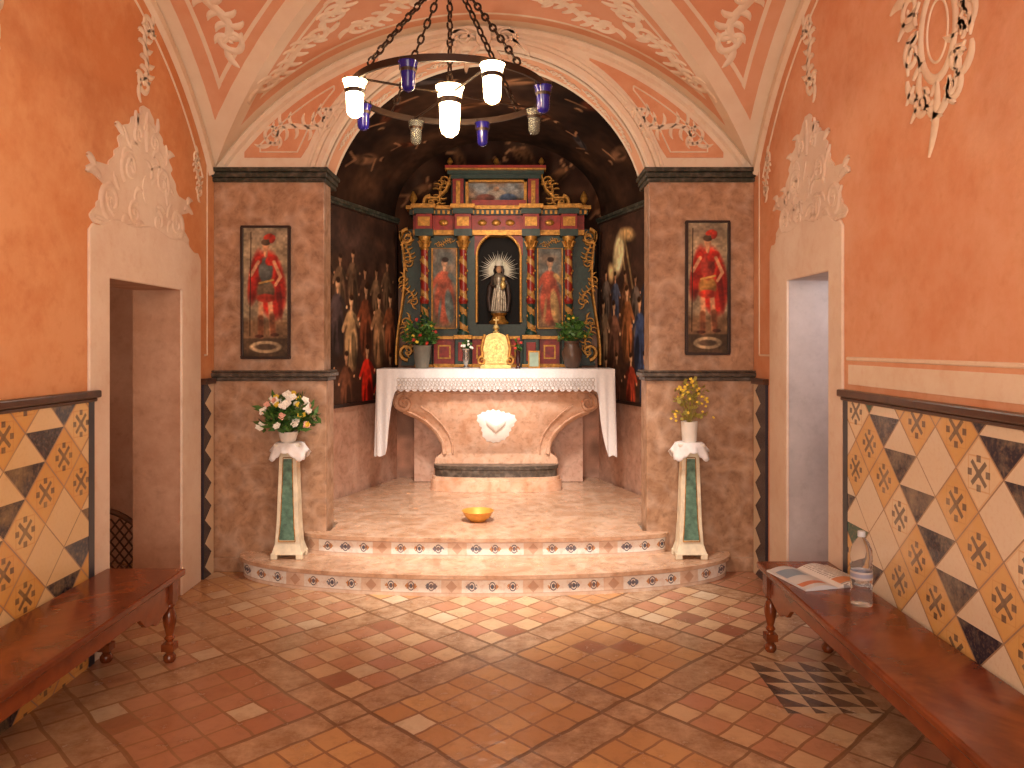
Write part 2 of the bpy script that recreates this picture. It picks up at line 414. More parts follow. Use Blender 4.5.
def wseg(p0,p1,z0,z1,th,g,mi=0,flip=1):
    d=Vector((p1[0]-p0[0],p1[1]-p0[1],0)).normalized(); n=Vector((-d.y,d.x,0))*flip
    a=Vector((*p0,0)); b=Vector((*p1,0)); vs=[]
    for zz in (z0,z1): vs+=[a+Vector((0,0,zz)),b+Vector((0,0,zz)),b+n*th+Vector((0,0,zz)),a+n*th+Vector((0,0,zz))]
    g.add(vs,[(0,3,2,1),(4,5,6,7),(0,1,5,4),(1,2,6,5),(2,3,7,6),(3,0,4,7)],mi)
g=G(); wseg(AP0[0],AP0[1],0,SPR+.02,.15,g,0,1); st(g.obj('wall_apse_left',M_pink))
g=G(); wseg(AP1[0],AP1[1],0,SPR+.02,.15,g,0,-1); st(g.obj('wall_apse_right',M_pink))
def angel(cv,x_,y_,s_,a_,colr):
    ca,sa=math.cos(a_),math.sin(a_); s_*=1.35
    cv.blob(x_-s_*.2,y_+s_*.5,s_*.9,s_*.3,(84,64,52),a_+.8,.8,.5)
    cv.blob(x_,y_,s_*.75,s_*.34,colr,a_,.4,.9); cv.blob(x_-s_*.55*ca,y_-s_*.55*sa,s_*.5,s_*.26,tuple(v*.65 for v in colr),a_+.3,.4,.9); cv.blob(x_+s_*.1,y_-s_*.15,s_*.5,s_*.1,tuple(v*.5 for v in colr),a_+.15,.5,.8)
    cv.blob(x_+s_*.9*ca,y_+s_*.9*sa,s_*.15,s_*.17,(190,138,100),0,.3,.95); cv.blob(x_+s_*1.0*ca,y_+s_*1.0*sa,s_*.13,s_*.1,(70,44,28),a_+1.57,.3,.9)
    cv.line(x_+s_*.5*ca,y_+s_*.5*sa,x_+s_*.8*math.cos(a_+.8),y_+s_*.8*math.sin(a_+.8),s_*.07,(172,122,86))
    cv.line(x_-s_*.7*ca,y_-s_*.7*sa,x_-s_*1.25*math.cos(a_+.3),y_-s_*1.25*math.sin(a_+.3),s_*.08,(160,112,80))
    cv.line(x_-s_*.7*ca,y_-s_*.7*sa,x_-s_*1.2*math.cos(a_-.2),y_-s_*1.2*math.sin(a_-.2),s_*.08,(150,104,74))
cv=Canvas(2.7,4.0,110,160,(56,36,28)); n=cv.noise(3); cv.lay(np.clip(n-.5,0,1)*1.2,(100,68,48))
for i in range(9):
    angel(cv,.3+2.1*rng.rand(),2.9+.8*rng.rand(),.14,rng.rand()*3,(136,92,62))
cv.lay((cv.V<2.2)*1.0,(206,164,144))
st(cv.mesh('wall_back',lambda u,v:(-1.49+u,BW,v),M_vcf,.95))
cv=Canvas(3.0,1.88,300,180,(60,40,30)); n=cv.noise(4); cv.lay(np.clip(n-.45,0,1)*1.3,(108,72,48)); n=cv.noise(3); cv.lay(np.clip(.5-n,0,1)*1.3,(30,20,18))
for (x_,y_,s_,a_,k) in ((.5,.5,.2,.6,0),(.45,1.1,.16,1.2,1),(.85,.75,.15,2.3,2),(1.15,.4,.14,.4,3),(1.3,1.0,.13,2.8,0),(1.65,.5,.15,2.4,1),(1.8,1.1,.13,.5,2),(2.1,.6,.17,1.9,4),(2.5,.45,.2,2.4,0),(2.5,1.1,.17,1.5,1),(2.2,1.4,.12,.8,3),(.8,1.4,.12,.8,2),(.25,.3,.14,1.5,3),(2.8,.35,.14,1.4,2)):
    angel(cv,x_,y_,s_,a_,[(156,100,62),(160,112,80),(124,68,44),(96,84,82),(158,78,50)][k])
def vmap(u,v):
    t=v/1.88; yy=5.72+t*(BW-5.72); h=(HN+.02)*(1-t)+(HF+.02)*t; cx_=AC0*(1-t)+AC1*t; rise=.97*(1-t)+.80*t
    a=-math.pi/2+math.pi*u/3.0
    return (cx_+h*math.sin(a),yy,SPR+rise*max(0,math.cos(a))**.9)
st(cv.mesh('ceiling_apse',vmap,M_vcf,.85))
g=G()
for (p0,p1),fl in ((AP0,-1),(AP1,1)):
    for z0,z1,th in ((2.80,2.83,.02),(2.83,2.86,.035)): wseg(p0,p1,z0,z1,th,g,0,fl)
st(g.obj('trim_10',M_darkst))
def sidep(P,fl,gain,seed,label):
    L=math.hypot(P[1][0]-P[0][0],P[1][1]-P[0][1])-.14; H=1.70
    cv=Canvas(L,H,260,220,(54,36,28)); n=cv.noise(4); cv.lay(np.clip(n-.5,0,1),(96,66,46))
    if seed==0:
        cv.blob(1.0,1.42,.6,.2,(78,56,48),0,.7,.6)
        for k in range(7):
            cv.fig(.4+.21*k,.68+.14*rng.rand(),.56,[(92,70,52),(74,50,38),(110,84,62)][k%3],(160,116,84))
        for (x_,y_,h_,r_) in ((.5,.32,.72,(148,112,78)),(.78,.42,.7,(76,62,62)),(1.0,.28,.7,(184,148,106)),(1.26,.38,.72,(122,66,42)),(1.5,.3,.72,(152,112,78)),(1.72,.34,.7,(134,78,50)),
             (.6,-.05,.6,(64,46,42)),(.92,-.14,.62,(104,66,46)),(1.28,-.12,.66,(204,46,30)),(1.5,-.2,.5,(182,42,28)),(1.72,-.1,.55,(80,56,48))):
            cv.fig(x_,y_,h_,r_)
    else:
        cv.line(.9,.5,1.25,1.5,.022,(118,94,62)); cv.line(1.0,.5,1.35,1.5,.022,(118,94,62))
        cv.blob(1.38,1.36,.14,.24,(232,208,154),.3,.4); cv.blob(1.2,1.52,.2,.08,(212,168,110),.2,.6); cv.blob(1.55,1.2,.08,.12,(200,164,112),-.2,.5)
        for k in range(7): cv.fig(.4+.21*k,.62+.12*rng.rand(),.54,[(90,78,70),(104,68,46),(64,70,88)][k%3],(160,116,84))
        for (x_,y_,h_,r_) in ((.45,.3,.72,(90,84,94)),(.7,.38,.7,(180,140,92)),(.95,.26,.7,(58,72,106)),(1.2,.36,.72,(156,96,56)),(1.48,.26,.7,(104,70,54)),(1.72,.3,.68,(124,100,78)),
            (.58,-.08,.6,(172,120,66)),(.85,-.12,.6,(54,78,120)),(1.12,-.14,.6,(150,60,40)),(1.42,-.1,.56,(96,66,50)),(1.66,-.14,.56,(74,70,82))):
            cv.fig(x_,y_,h_,r_)
    d=Vector((P[1][0]-P[0][0],P[1][1]-P[0][1],0)).normalized(); nn=Vector((-d.y,d.x,0))*fl
    o=Vector((P[0][0],P[0][1],1.09))+nn*.018
    e=empty('wall_painting',tuple(o),label,'painting')
    cv.mesh('canvas',lambda u,v:tuple(o+d*(.05+u)+Vector((0,0,v))+nn*.012),M_vc,gain,o,e)
    g=G()
    def fb(u0,u1,v0,v1):
        q=[o+d*(.05+uu)+Vector((0,0,vv))+nn*hh for hh in (-.015,.025) for uu,vv in ((u0,v0),(u1,v0),(u1,v1),(u0,v1))]
        g.add(q,[(0,3,2,1),(4,5,6,7),(0,1,5,4),(1,2,6,5),(2,3,7,6),(3,0,4,7)])
    fb(-.03,L+.03,-.03,.0); fb(-.03,L+.03,H,H+.01); fb(-.03,0,0,H); fb(L,L+.03,0,H)
    g.obj('picture_frame',M_framew,o,e)
sidep(AP0,-1,1.15,0,'large dark oil painting of a crowd, one figure in red')
sidep(AP1,1,1.25,1,'large dark oil painting of robed figures under bright cloud')
def saint(px0,px1,py0,py1,variant,label):
    x0,x1=X_(px0,YB),X_(px1,YB); z0,z1=Z_(py1,YB),Z_(py0,YB); w,h=x1-x0-.028,z1-z0-.028
    cv=Canvas(w,h,90,230,(158,140,112)); n=cv.noise(12); cv.lay(np.clip(n-.3,0,1)*1.2,(188,168,138)); cv.lay(np.clip((h*.32-cv.V)/.05,0,1)*.85,(126,94,64))
    cv.blob(w*.5,h*.94,w*.7,h*.09,(120,108,94),0,.8,.6,0)
    cv.lay(np.clip((h*.15-cv.V)/.01,0,1),(84,66,48)); cv.blob(w/2,h*.078,w*.38,h*.05,(196,172,134),0,.15,shade=.2); cv.blob(w/2,h*.078,w*.28,h*.028,(92,74,58),0,.3,shade=0)
    b=h*.165; cx=w*.5; red=(204,48,34); sk=(214,158,118); K=1.16
    def B(dx,dy,rx_,ry_,col,ang=0,soft=.25): cv.blob(cx+dx*K,b+dy*K,rx_*K,ry_*K,col,ang,soft)
    def Ln(x0_,y0_,x1_,y1_,w_,col): cv.line(cx+x0_*K,b+y0_*K,cx+x1_*K,b+y1_*K,w_*K,col)
    B(.03,.31,.10,.23,red,.12,.2); B(-.065,.36,.045,.19,(166,38,28),-.15,.3); B(.08,.25,.022,.17,(120,24,20),.1,.5)
    Ln(-.03,.0,-.03,.24,.02,sk); Ln(.04,.01,.025,.24,.02,sk)
    Ln(-.03,0,-.03,.11,.023,(126,76,50)); Ln(.045,.01,.038,.12,.023,(126,76,50)); B(-.04,-.003,.03,.012,(90,52,36)); B(.055,.005,.03,.012,(90,52,36))
    B(0,.275,.062,.075,(176,128,66) if variant else (110,92,70)); B(0,.23,.066,.03,(196,62,42),0,.3)
    B(0,.40,.05,.095,(92,96,92) if not variant else (160,58,46)); Ln(-.04,.32,.045,.34,.008,(196,156,84))
    B(.035,.46,.045,.035,red,.5); B(-.045,.46,.025,.03,red,.2)
    Ln(-.045,.45,-.09,.37,.014,sk); Ln(.05,.45,.09,.36,.014,sk); Ln(.09,.36,.06,.31,.012,sk)
    B(0,.505,.014,.03,sk); B(0,.545,.024,.033,sk); B(0,.57,.032,.022,(90,70,54)); B(.015,.605,.034,.018,(200,62,42),.4); B(.04,.59,.02,.03,(184,52,38),-.4)
    Ln(-.097,.0,-.09,.63,.004,(56,36,26))
    o=((x0+x1)/2,YB,z0)
    e=empty('saint_painting',o,label,'painting','framed saints on the pillars')
    cv.mesh('canvas',lambda u,v:(x0+.014+u,YB-.018,z0+.014+v),M_vc,1.0,o,e)
    g=G(); fw=.017
    for a,b_,c_,d_ in ((x0,x1,z0,z0+fw),(x0,x1,z1-fw,z1),(x0,x0+fw,z0+fw,z1-fw),(x1-fw,x1,z0+fw,z1-fw)): g.box(a,b_,YB-.032,YB-.001,c_,d_)
    g.box(x0+.01,x1-.01,YB-.015,YB-.001,z0+.01,z1-.01)
    g.obj('picture_frame',M_framew,o,e,bevel=.003)
saint(242,291,226,359,0,'narrow dark-framed painting of a caped saint in grey armour')
saint(685,729,221,355,1,'narrow dark-framed painting of a caped saint in red tunic')
# ---------------------------------------------------------------- steps
m=MB('step_riser_tiles',.22); x,y,z=m.xyz()
t=(x/.13+50); ft=t.fract(); it=t.floor(); zz=z/.14
dx=(ft-.5).abs(); dz=(zz-.45).abs()
rr=(dx*dx+dz*dz*.6); n=m.noise(26,5,.7); n2=m.noise(6,5)
base=m.mix(m.step(n2,.3,.7),c(238,222,206),c(212,178,154))
kind=m.hash(it,it)
flower=((dx-.18).abs()*2+dz*1.8)<.27
fc=m.mix(kind>.4,c(100,114,136),c(196,140,90))
tilec=m.mix(flower*(n>.45),c(240,236,230),fc); ring_=(rr-.022).abs()<.006; cen=rr<.007; tilec=m.mix(cen.max(ring_),tilec,c(92,98,116))
inside=(dz<.30)*((it.mod(4))>.5)
dia=((dx+dz)<.28)*((it.mod(4))<.5)
col=m.mix(inside,base,tilec); col=m.mix(dia*.6,col,c(176,130,104)); col=m.mix(((dz-.30).abs()<.02)*.5,col,c(170,130,110)); col=m.mix(m.step(n,.48,.72)*.5,col,c(196,154,126))
m.color(col); m.bump(n,.2,.005); M_riser=m.mat
def stepobj(nm,cx,half,ry,z0,z1,backpoly,lab):
    n=60; front=[(cx-half*math.cos(math.pi*i/n),YB-ry*math.sin(math.pi*i/n)**.9 if 0<i<n else YB) for i in range(n+1)]
    e=empty(nm,(cx,YB,z0),lab,'step'); o=(cx,YB,z0)
    g=G(); g.prism(front+backpoly,lambda u,v,h:(u,v,h),z0,z1-.025); g.obj('tile_riser',M_riser,o,e)
    o2=[(cx+(p_[0]-cx)*1.012,p_[1]-.02 if 0<i<n else p_[1]) for i,p_ in enumerate(front)]
    g=G(); g.prism(o2+backpoly,lambda u,v,h:(u,v,h),z1-.025,z1); g.obj('tread',M_step,o,e,bevel=.008)
stepobj('altar_step',CX+.01,1.70,.57,0,.14,[],'lower curved stone altar step with painted tile riser')
stepobj('altar_step',CX+.02,1.27,.20,.14,.28,[(PR[0]-.045,YB),(PR[0]-.045,5.66),(AC0+HN-.04,5.78),(AC1+HF-.03,7.58),(AC1-HF+.03,7.58),(AC0-HN+.04,5.78),(PL[1]+.045,5.66),(PL[1]+.045,YB)],'upper stone altar platform with painted tile riser')
# ---------------------------------------------------------------- tile dados
def dado(nm,s,cols,off=0.,wear=.35,yel=.35):
    m=MB(nm,.2); x,y,z=m.xyz()
    a=(y+z+20+off)/(1.41421*s); b=(y-z+20)/(1.41421*s)
    ia,ib,fa,fb=a.floor(),b.floor(),a.fract(),b.fract()
    k=ib.mod(3); da=(fa-.5).abs(); db=(fb-.5).abs(); n=m.noise(60,3); nb=m.noise(5,5,.7); nc=m.noise(22,4,.7)
    up=(fa-fb)>0.
    h=m.hash(ia,ib)
    drk=m.mix(h>.8,cols[0],cols[1]); drk=m.mix(m.step(nc,.5,.7)*.3,drk,c(120,112,110))
    split=m.mix(up,drk,cols[2])
    cross=((da.min(db))<.045)*((da.max(db))<.30); dots=(((da-.19).abs()+(db-.19).abs())<.09); ring=((da+db)-.44).abs()<.02
    ctr=(da+db)<.11
    mot=m.mix((k>1.5).max(h>yel),cols[4],cols[3]); mot=m.mix(ring*.5,mot,cols[5]); mot=m.mix(cross.max(dots).max(ctr)*.78,mot,cols[0])
    mot=m.mix(((da.max(db))>.45)*.4,mot,cols[5])
    mot=m.mix((h<.10)*1.0,mot,cols[2])
    col=m.mix(k<.5,mot,split)
    col=m.mix(((da.max(db))>.485),col,c(160,132,106))
    col=m.mix(m.step(nb,.45,.7)*wear,col,cols[4]); col=m.mix(m.step(n,.5,.8)*.3,col,c(200,162,118))
    m.color(col); m.bump(((da.max(db))>.48)*-1.0+nb*.4,.2,.004); return m.mat
M_dR=dado('dado_tiles',.20,[c(46,46,62),c(48,92,78),c(232,218,194),c(224,180,112),c(234,214,178),c(208,156,94)],0,.35,.5)
M_dL=dado('dado_tiles_orange',.20,[c(44,42,52),c(50,56,70),c(230,202,152),c(222,170,92),c(230,194,130),c(204,138,70)],.11,.35,.3)
m=MB('dado_strip',.25); x,y,z=m.xyz(); a=(z/.16).fract(); zig=((a-.5).abs()*.22+5.2)<y
m.color(m.mix(zig,c(52,54,66),c(226,206,176))); M_dS=m.mat
M_navy=simple('navy_border',c(56,60,72),.3)
for nm,mp,mt,ye in (('trim_11',mL,M_dL,3.82),('trim_12',mR,M_dR,3.90)):
    g=G(); g.prism([(YF,0),(ye-.05,0),(ye-.05,1.33),(YF,1.33)],mp,-.001,.02); st(g.obj(nm,mt))
    g=G(); g.prism([(ye-.05,0),(ye,0),(ye,1.33),(ye-.05,1.33)],mp,-.001,.022); st(g.obj('trim_13' if mp is mL else 'trim_14',M_navy))
    g=G(); g.prism([(YF,1.335),(ye+.03,1.335),(ye+.03,1.372),(YF,1.372)],mp,-.001,.045); g.prism([(YF,1.315),(ye+.02,1.315),(ye+.02,1.335),(YF,1.335)],mp,-.001,.03); st(g.obj('trim_15' if mp is mL else 'trim_16',M_rail,bevel=.008))
for i,mp in enumerate((mL,mR)):
    y0=5.18 if i==0 else 5.10
    g=G(); g.prism([(y0,0),(YB-.05,0),(YB-.05,1.33),(y0,1.33)],mp,-.001,.02); st(g.obj('trim_%d'%(17+i),M_dS))
    g=G(); g.prism([(y0-.01,1.33),(YB-.06,1.33),(YB-.06,1.37),(y0-.01,1.37)],mp,-.001,.04); st(g.obj('trim_%d'%(19+i),M_rail))
for i,(mp,(d0,d1,dz),o0,o1,zt) in enumerate(((mL,DL,3.79,5.14,2.20),(mR,DR,3.93,5.03,2.24))):
    mid=(o0+o1)/2; hw_=(o1-o0)/2
    topc=[(o1,zt-.02)]+[(mid+hw_*math.cos(t)*.97,zt-.02+.10*math.sin(t)+.015*math.sin(t*9)) for t in np.linspace(.1,math.pi-.1,22)]+[(o0,zt-.02)]
    g=G(); g.prism([(o0,0),(d0,0),(d0,dz),(d1,dz),(d1,0),(o1,0)]+topc,mp,-.001,.016)
    st(g.obj('door_%d'%(i+1),M_frame,bevel=.006))
# ---------------------------------------------------------------- stucco ornament
def spiral(cx,cy,r,a0,turns,n=26,sg=1):
    return [(cx+r*(1-.85*i/n)*math.cos(a0+sg*2*math.pi*turns*i/n),cy+r*(1-.85*i/n)*math.sin(a0+sg*2*math.pi*turns*i/n)) for i in range(n+1)]
def TR(cx,cy,s,rot=0,fx=1,mapf=None):
    ca,sa=math.cos(rot),math.sin(rot)
    def f(u,v,h):
        u=u*fx*s; v=v*s
        return mapf(cx+u*ca-v*sa,cy+u*sa+v*ca,h)
    return f
def leaf(g,T,x,y,a,L,w,h,curl=.5):
    pts=[(x+L*t*math.cos(a+curl*t),y+L*t*math.sin(a+curl*t)) for t in [i/7 for i in range(8)]]
    g.ribbon(pts,lambda t:w*math.sin(math.pi*min(1,t*.9+.08))**.7+.003,h,T)
def scrollS(g,T,h=.012,k=1.):
    pts=[(-.75+1.5*t,.22*math.sin(2*math.pi*(t-.5))) for t in [i/24 for i in range(25)]]
    g.ribbon(pts,lambda t:k*(.11*math.sin(math.pi*t)**.5+.04),h,T)
    g.ribbon(spiral(.62,.24,.26,-1.6,1.3,sg=1),lambda t:k*(.09*(1-t)+.03),h,T)
    g.ribbon(spiral(-.62,-.24,.26,1.6,1.3,sg=1),lambda t:k*(.09*(1-t)+.03),h,T)
    for t in (.12,.28,.42,.58,.72,.88):
        x_=-.75+1.5*t; y_=.22*math.sin(2*math.pi*(t-.5))
        leaf(g,T,x_,y_,1.1,.34,.10*k,h,.9); leaf(g,T,x_,y_,-1.9,.32,.10*k,h,.9)
    leaf(g,T,.78,.1,-.3,.4,.12*k,h,.8); leaf(g,T,-.78,-.1,2.84,.4,.12*k,h,.8)
def crown(g,T,h=.012,sd=1):
    rr=random.Random(sd)
    key=[(0,.97),(.12,1.0),(.22,.84),(.36,.80),(.46,1.04),(.54,.98),(.56,.74),(.68,.60),(.80,.56),(.90,.48),(.98,.50),(1.04,.34),(1.12,.26),(1.22,.14),(1.3,.05)]
    vsk=[k[0] for k in key]; wsk=[k[1] for k in key]
    def half(sgn):
        pts=[]
        for i in range(80):
            v=1.3*i/79; w=np.interp(v,vsk,wsk); w+=.055*abs(math.sin(v*15+sd))-.03+.02*math.sin(v*47+sgn)
            pts.append((sgn*max(.02,w),v))
        pts[0]=(sgn*.97,0); return pts
    g.prism(half(1)+half(-1)[::-1],T,-.001,h*.5)
    for s in (1,-1):
        TT=lambda u,v,hh,s=s:T(u*s,v,hh)
        g.ribbon(spiral(.68,.24,.17,-1.2,1.5),lambda t:.08*(1-t)+.025,h,TT)
        g.ribbon(spiral(.34,.62,.16,-1.,1.5),lambda t:.08*(1-t)+.025,h,TT)
        g.ribbon(spiral(.16,.98,.09,-1.,1.4),lambda t:.06*(1-t)+.02,h,TT)
        g.ribbon(spiral(.24,.2,.12,2.,1.4,sg=-1),lambda t:.06*(1-t)+.02,h,TT)
        g.ribbon([(.05,.05),(.3,.07),(.6,.03),(.95,.06)],.05,h,TT)
        for k in range(16):
            v=rr.uniform(.1,1.1); u=rr.uniform(.05,np.interp(v,[0,.5,1.2],[.85,.7,.12])); leaf(g,TT,u,v,rr.uniform(.3,1.9),rr.uniform(.14,.24),.08,h*.9,rr.uniform(-1.8,1.8))
        for (x_,y_,a_,L_) in ((.86,.42,.9,.22),(.95,.5,1.4,.14),(.46,.90,1.3,.16)): leaf(g,TT,x_,y_,a_,L_,.09,h,-.9)
    leaf(g,T,0,.85,1.57,.4,.13,h*1.1,0); g.prism([(.10*math.cos(t),.48+.14*math.sin(t)) for t in np.linspace(0,6.28,17)[:-1]],T,0,h)
def cart(g,T,h=.008):
    g.ribbon([(.30*math.sin(t),.46*math.cos(t)) for t in np.linspace(0,2*math.pi,33)],.10,h,T)
    g.ribbon([(.18*math.sin(t),.30*math.cos(t)) for t in np.linspace(0,2*math.pi,33)],.03,h*.7,T)
    rr=random.Random(3)
    for s in (1,-1):
        TT=lambda u,v,hh,s=s:T(u*s,v,hh)
        g.ribbon(spiral(.5,.42,.18,-2,1.4),lambda t:.08*(1-t)+.03,h,TT); g.ribbon(spiral(.46,-.05,.17,2,1.4,sg=-1),lambda t:.08*(1-t)+.03,h,TT)
        g.ribbon(spiral(.26,-.62,.14,1,1.3,sg=-1),lambda t:.07*(1-t)+.025,h,TT)
        for (x_,y_,a_,L_) in ((.35,.3,.6,.4),(.35,.1,-.2,.4),(.3,-.3,-1,.45),(.2,-.5,-1.4,.45),(.6,.5,1,.3),(.2,.55,1.1,.4),(.55,-.3,-1.4,.35)):
            leaf(g,TT,x_,y_,a_,L_,.12,h,-.9)
        for k in range(18):
            t=rr.uniform(.2,2.9); q=rr.uniform(1.0,1.5); leaf(g,TT,.33*q*math.sin(t),.5*q*math.cos(t),rr.uniform(-3,3),rr.uniform(.12,.25),.08,h,rr.uniform(-1.5,1.5))
    leaf(g,T,0,-.5,-1.57,.7,.14,h,.2); leaf(g,T,0,.5,1.57,.5,.18,h,0)
def orn(name,build,origin,lab,cat='ornament',mat=None,grp=None):
    g=G(); build(g); o=g.obj(name,mat or M_white,origin,None,smooth=50,recalc=False); top(o,lab,cat,grp); return o
orn('stucco_crest',lambda g:crown(g,TR(4.40,2.22,.58,0,1,mL),sd=1),(XL,4.4,2.24),'white stucco crest of leaves and scrolls above the doorway',mat=M_frame,grp='stucco crests over doors')
orn('stucco_crest',lambda g:crown(g,TR(4.42,2.26,.52,0,1,mR),sd=4),(XR,4.42,2.28),'white stucco crest above the grey-lit doorway',mat=M_frame,grp='stucco crests over doors')
orn('stucco_cartouche',lambda g:cart(g,TR(3.07,2.87,.42,0,1,mR)),(XR,3.07,2.9),'white stucco oval cartouche with hanging leaves on salmon wall')
orn('stucco_cartouche',lambda g:cart(g,TR(2.9,3.05,.42,0,1,mL)),(XL,2.9,3.0),'white stucco oval cartouche high on orange wall')
for s in (-1,1):
    orn('stucco_scroll',lambda g:scrollS(g,TR(CX+s*1.30,3.15,.30,s*-.62,s,mB),.012,1.15),(CX+s*1.32,YB,3.15),'white stucco leaf scroll in a salmon spandrel panel',grp='stucco scrolls')
    mv=mVback(BAYS[0])
    for (u,v,r_) in ((1.25,5.02,.15),(.62,4.98,.1),(.85,4.58,.9)):
        orn('stucco_scroll',lambda g:scrollS(g,TR(s*u,v,.31,s*r_,s,mv),.01,1.35),mv(s*u,v,.004),'white stucco leaf scroll on the salmon vault',grp='stucco scrolls')
    ms=mVside(BAYS[0])
    for (u,v,r_) in ((1.58,1.05,-1.4),(1.5,.40,-1.5),(1.12,.55,-.8)):
        orn('stucco_scroll',lambda g:scrollS(g,TR(s*u,v,.31,s*r_*-1,s,ms),.01,1.35),ms(s*u,v,.004),'white stucco leaf scroll on the salmon vault',grp='stucco scrolls')
    mw=mL if s<0 else mR
    orn('stucco_scroll',lambda g:scrollS(g,TR(4.40,3.28,.26,1.1,1,mw),.008,1.4),mw(4.40,3.28,0),'white stucco leaf sprig high on the side wall',grp='stucco scrolls')
    orn('stucco_scroll',lambda g:scrollS(g,TR(5.12,2.75,.16,1.5,1,mw),.008,1.4),mw(5.12,2.75,0),'white stucco leaf sprig beside the pillar',grp='stucco scrolls')
def keyst(g):
    T=TR(CX,3.74,.30,0,1,lambda u,v,h:(u,YB-.01-h,v))
    for s in (1,-1):
        TT=lambda u,v,hh,s=s:T(u*s,v,hh)
        g.ribbon(spiral(.5,.1,.25,-1,1.4),lambda t:.14*(1-t)+.04,.04,TT)
        for (x_,y_,a_,L_) in ((.2,.1,.3,.7),(.1,.2,.9,.4),(.1,-.1,-.5,.7),(.7,.0,-.1,.5),(.4,.2,.5,.4),(.5,-.1,-.6,.4)): leaf(g,TT,x_,y_,a_,L_,.16,.04,-.6)
    g.prism([(.18*math.cos(t),.1+.24*math.sin(t)) for t in np.linspace(0,6.28,17)[:-1]],T,0,.05)
orn('keystone_ornament',keyst,(CX,YB,3.72),'white stucco leafy keystone crowning the chancel arch')
def intr(g):
    for a in np.linspace(-1.0,1.0,9):
        def mp(u,v,h,a=a):
            t=a+u/RA; return (XA+(RA-.008-h)*math.sin(t),5.56+v,ZA+(RA-.008-h)*math.cos(t))
        scrollS(g,TR(0,0,.13,0,1,mp),.006)
orn('arch_scroll_band',intr,(XA,5.56,SPR),'white leaf scroll band under the chancel arch')
# ---------------------------------------------------------------- altar
AX=-.145
e=empty('altar',(AX,7.0,.28),'pink stone altar with bulging urn-shaped front and white medallion','altar')
prof=[(.95,1.30),(.95,1.19),(.92,1.17),(.95,1.12),(.95,1.06),(.93,1.02),(.89,.99),(.82,.97),(.73,.93),(.64,.87),(.57,.79),(.52,.71),(.50,.64),(.505,.60),(.56,.56),(.57,.50),(.57,.282)]
def wz(z):
    return float(np.interp(z,[p_[1] for p_ in prof[::-1]],[p_[0] for p_ in prof[::-1]]))
def bul(z):
    t=max(0,min(1,(z-.60)/.42)); t=math.sin(t*math.pi/2); return .005+.115*t
def yfr(u,z):
    w=wz(z); return 6.995-bul(z)*(1-min(1,abs(u)/w)**3)
g=G(); NU=40; vs=[]
zz_=[]
for i in range(len(prof)-1):
    a,b=prof[i],prof[i+1]; k=1 if abs(a[1]-b[1])<.03 else 4
    zz_+=[(a[0]+(b[0]-a[0])*j/k,a[1]+(b[1]-a[1])*j/k) for j in range(k)]
zz_.append(prof[-1])
for w_,z_ in zz_:
    for i in range(NU+1):
        u=w_*(2*i/NU-1); vs.append((AX+u,6.995-bul(z_)*(1-abs(u/w_)**3),z_))
    vs+=[(AX+w_,7.25,z_),(AX-w_,7.25,z_)]
W=NU+3; fs=[(r_*W+i,r_*W+(i+1)%W,(r_+1)*W+(i+1)%W,(r_+1)*W+i) for r_ in range(len(zz_)-1) for i in range(W)]
fs+=[tuple(range(W)),tuple(range((len(zz_)-1)*W+W-1,(len(zz_)-1)*W-1,-1))]
g.add(vs,fs); g.obj('altar_body',M_altar,(AX,7.0,.28),e,smooth=35)
g=G(); mpA=lambda u,v,h:(AX+u,yfr(u,v)-h,v)
def sub(pts,n=8):
    o_=[]
    for a,b in zip(pts,pts[1:]): o_+=[(a[0]+(b[0]-a[0])*j/n,a[1]+(b[1]-a[1])*j/n) for j in range(n)]
    return o_+[pts[-1]]
for s in (1,-1):
    TT=lambda u,v,h,s=s:mpA(u*s,v,h)
    g.ribbon(sub([(0.0,1.17),(.9,1.17)],20),.035,.02,TT)
    g.ribbon(spiral(.84,1.07,.085,1.5,1.4,sg=-1),lambda t:.045*(1-t)+.014,.035,TT)
    g.ribbon(sub([(.85,.99),(.74,.945),(.64,.885),(.55,.80),(.49,.70),(.475,.6)],4),.045,.025,TT)
    g.ribbon(sub([(.70,1.05),(.60,.98),(.50,.88),(.43,.78),(.40,.68),(.40,.6)],4),.02,.014,TT)
g.obj('carved_moulding',M_altar,(AX,7.0,.28),e,smooth=50,recalc=False)
g=G(); g.box(AX-1.02,AX+1.02,6.83,7.28,1.30,1.37); g.obj('table_slab',M_altar,(AX,7.0,.28),e,bevel=.01)
g=G(); pts=[]
for k in range(40):
    t=2*math.pi*k/40; r_=.145+.012*(1 if k%2 else 0)+.012*math.sin(3*t+.6)+.01*math.sin(5*t)
    pts.append((r_*1.1*math.cos(t),.86+r_*math.sin(t)+.03*abs(math.cos(t))))
M_med=simple('medallion_white',c(255,252,248),.5,0,.02)
def dome(cx_,cz_,pts,h):
    n=len(pts); vs=[]
    for f_,hh in ((1,.003),(.8,h*.7),(.5,h),(.0,h*1.1)):
        for p_ in pts: vs.append(mpA(cx_+(p_[0]-cx_)*f_,cz_+(p_[1]-cz_)*f_,hh))
    g.add(vs,[(r_*n+i,r_*n+(i+1)%n,(r_+1)*n+(i+1)%n,(r_+1)*n+i) for r_ in range(3) for i in range(n)])
dome(0,.87,pts,.02)
dome(0,.87,[(.11*math.sin(t)**3,.885+.10*(.81*math.cos(t)-.31*math.cos(2*t)-.12*math.cos(3*t))) for t in np.linspace(0,6.283,25)[:-1]],.045)
g.obj('medallion',M_med,(AX,7.0,.28),e,smooth=50,recalc=False,label='white sunburst medallion with heart')
g=G()
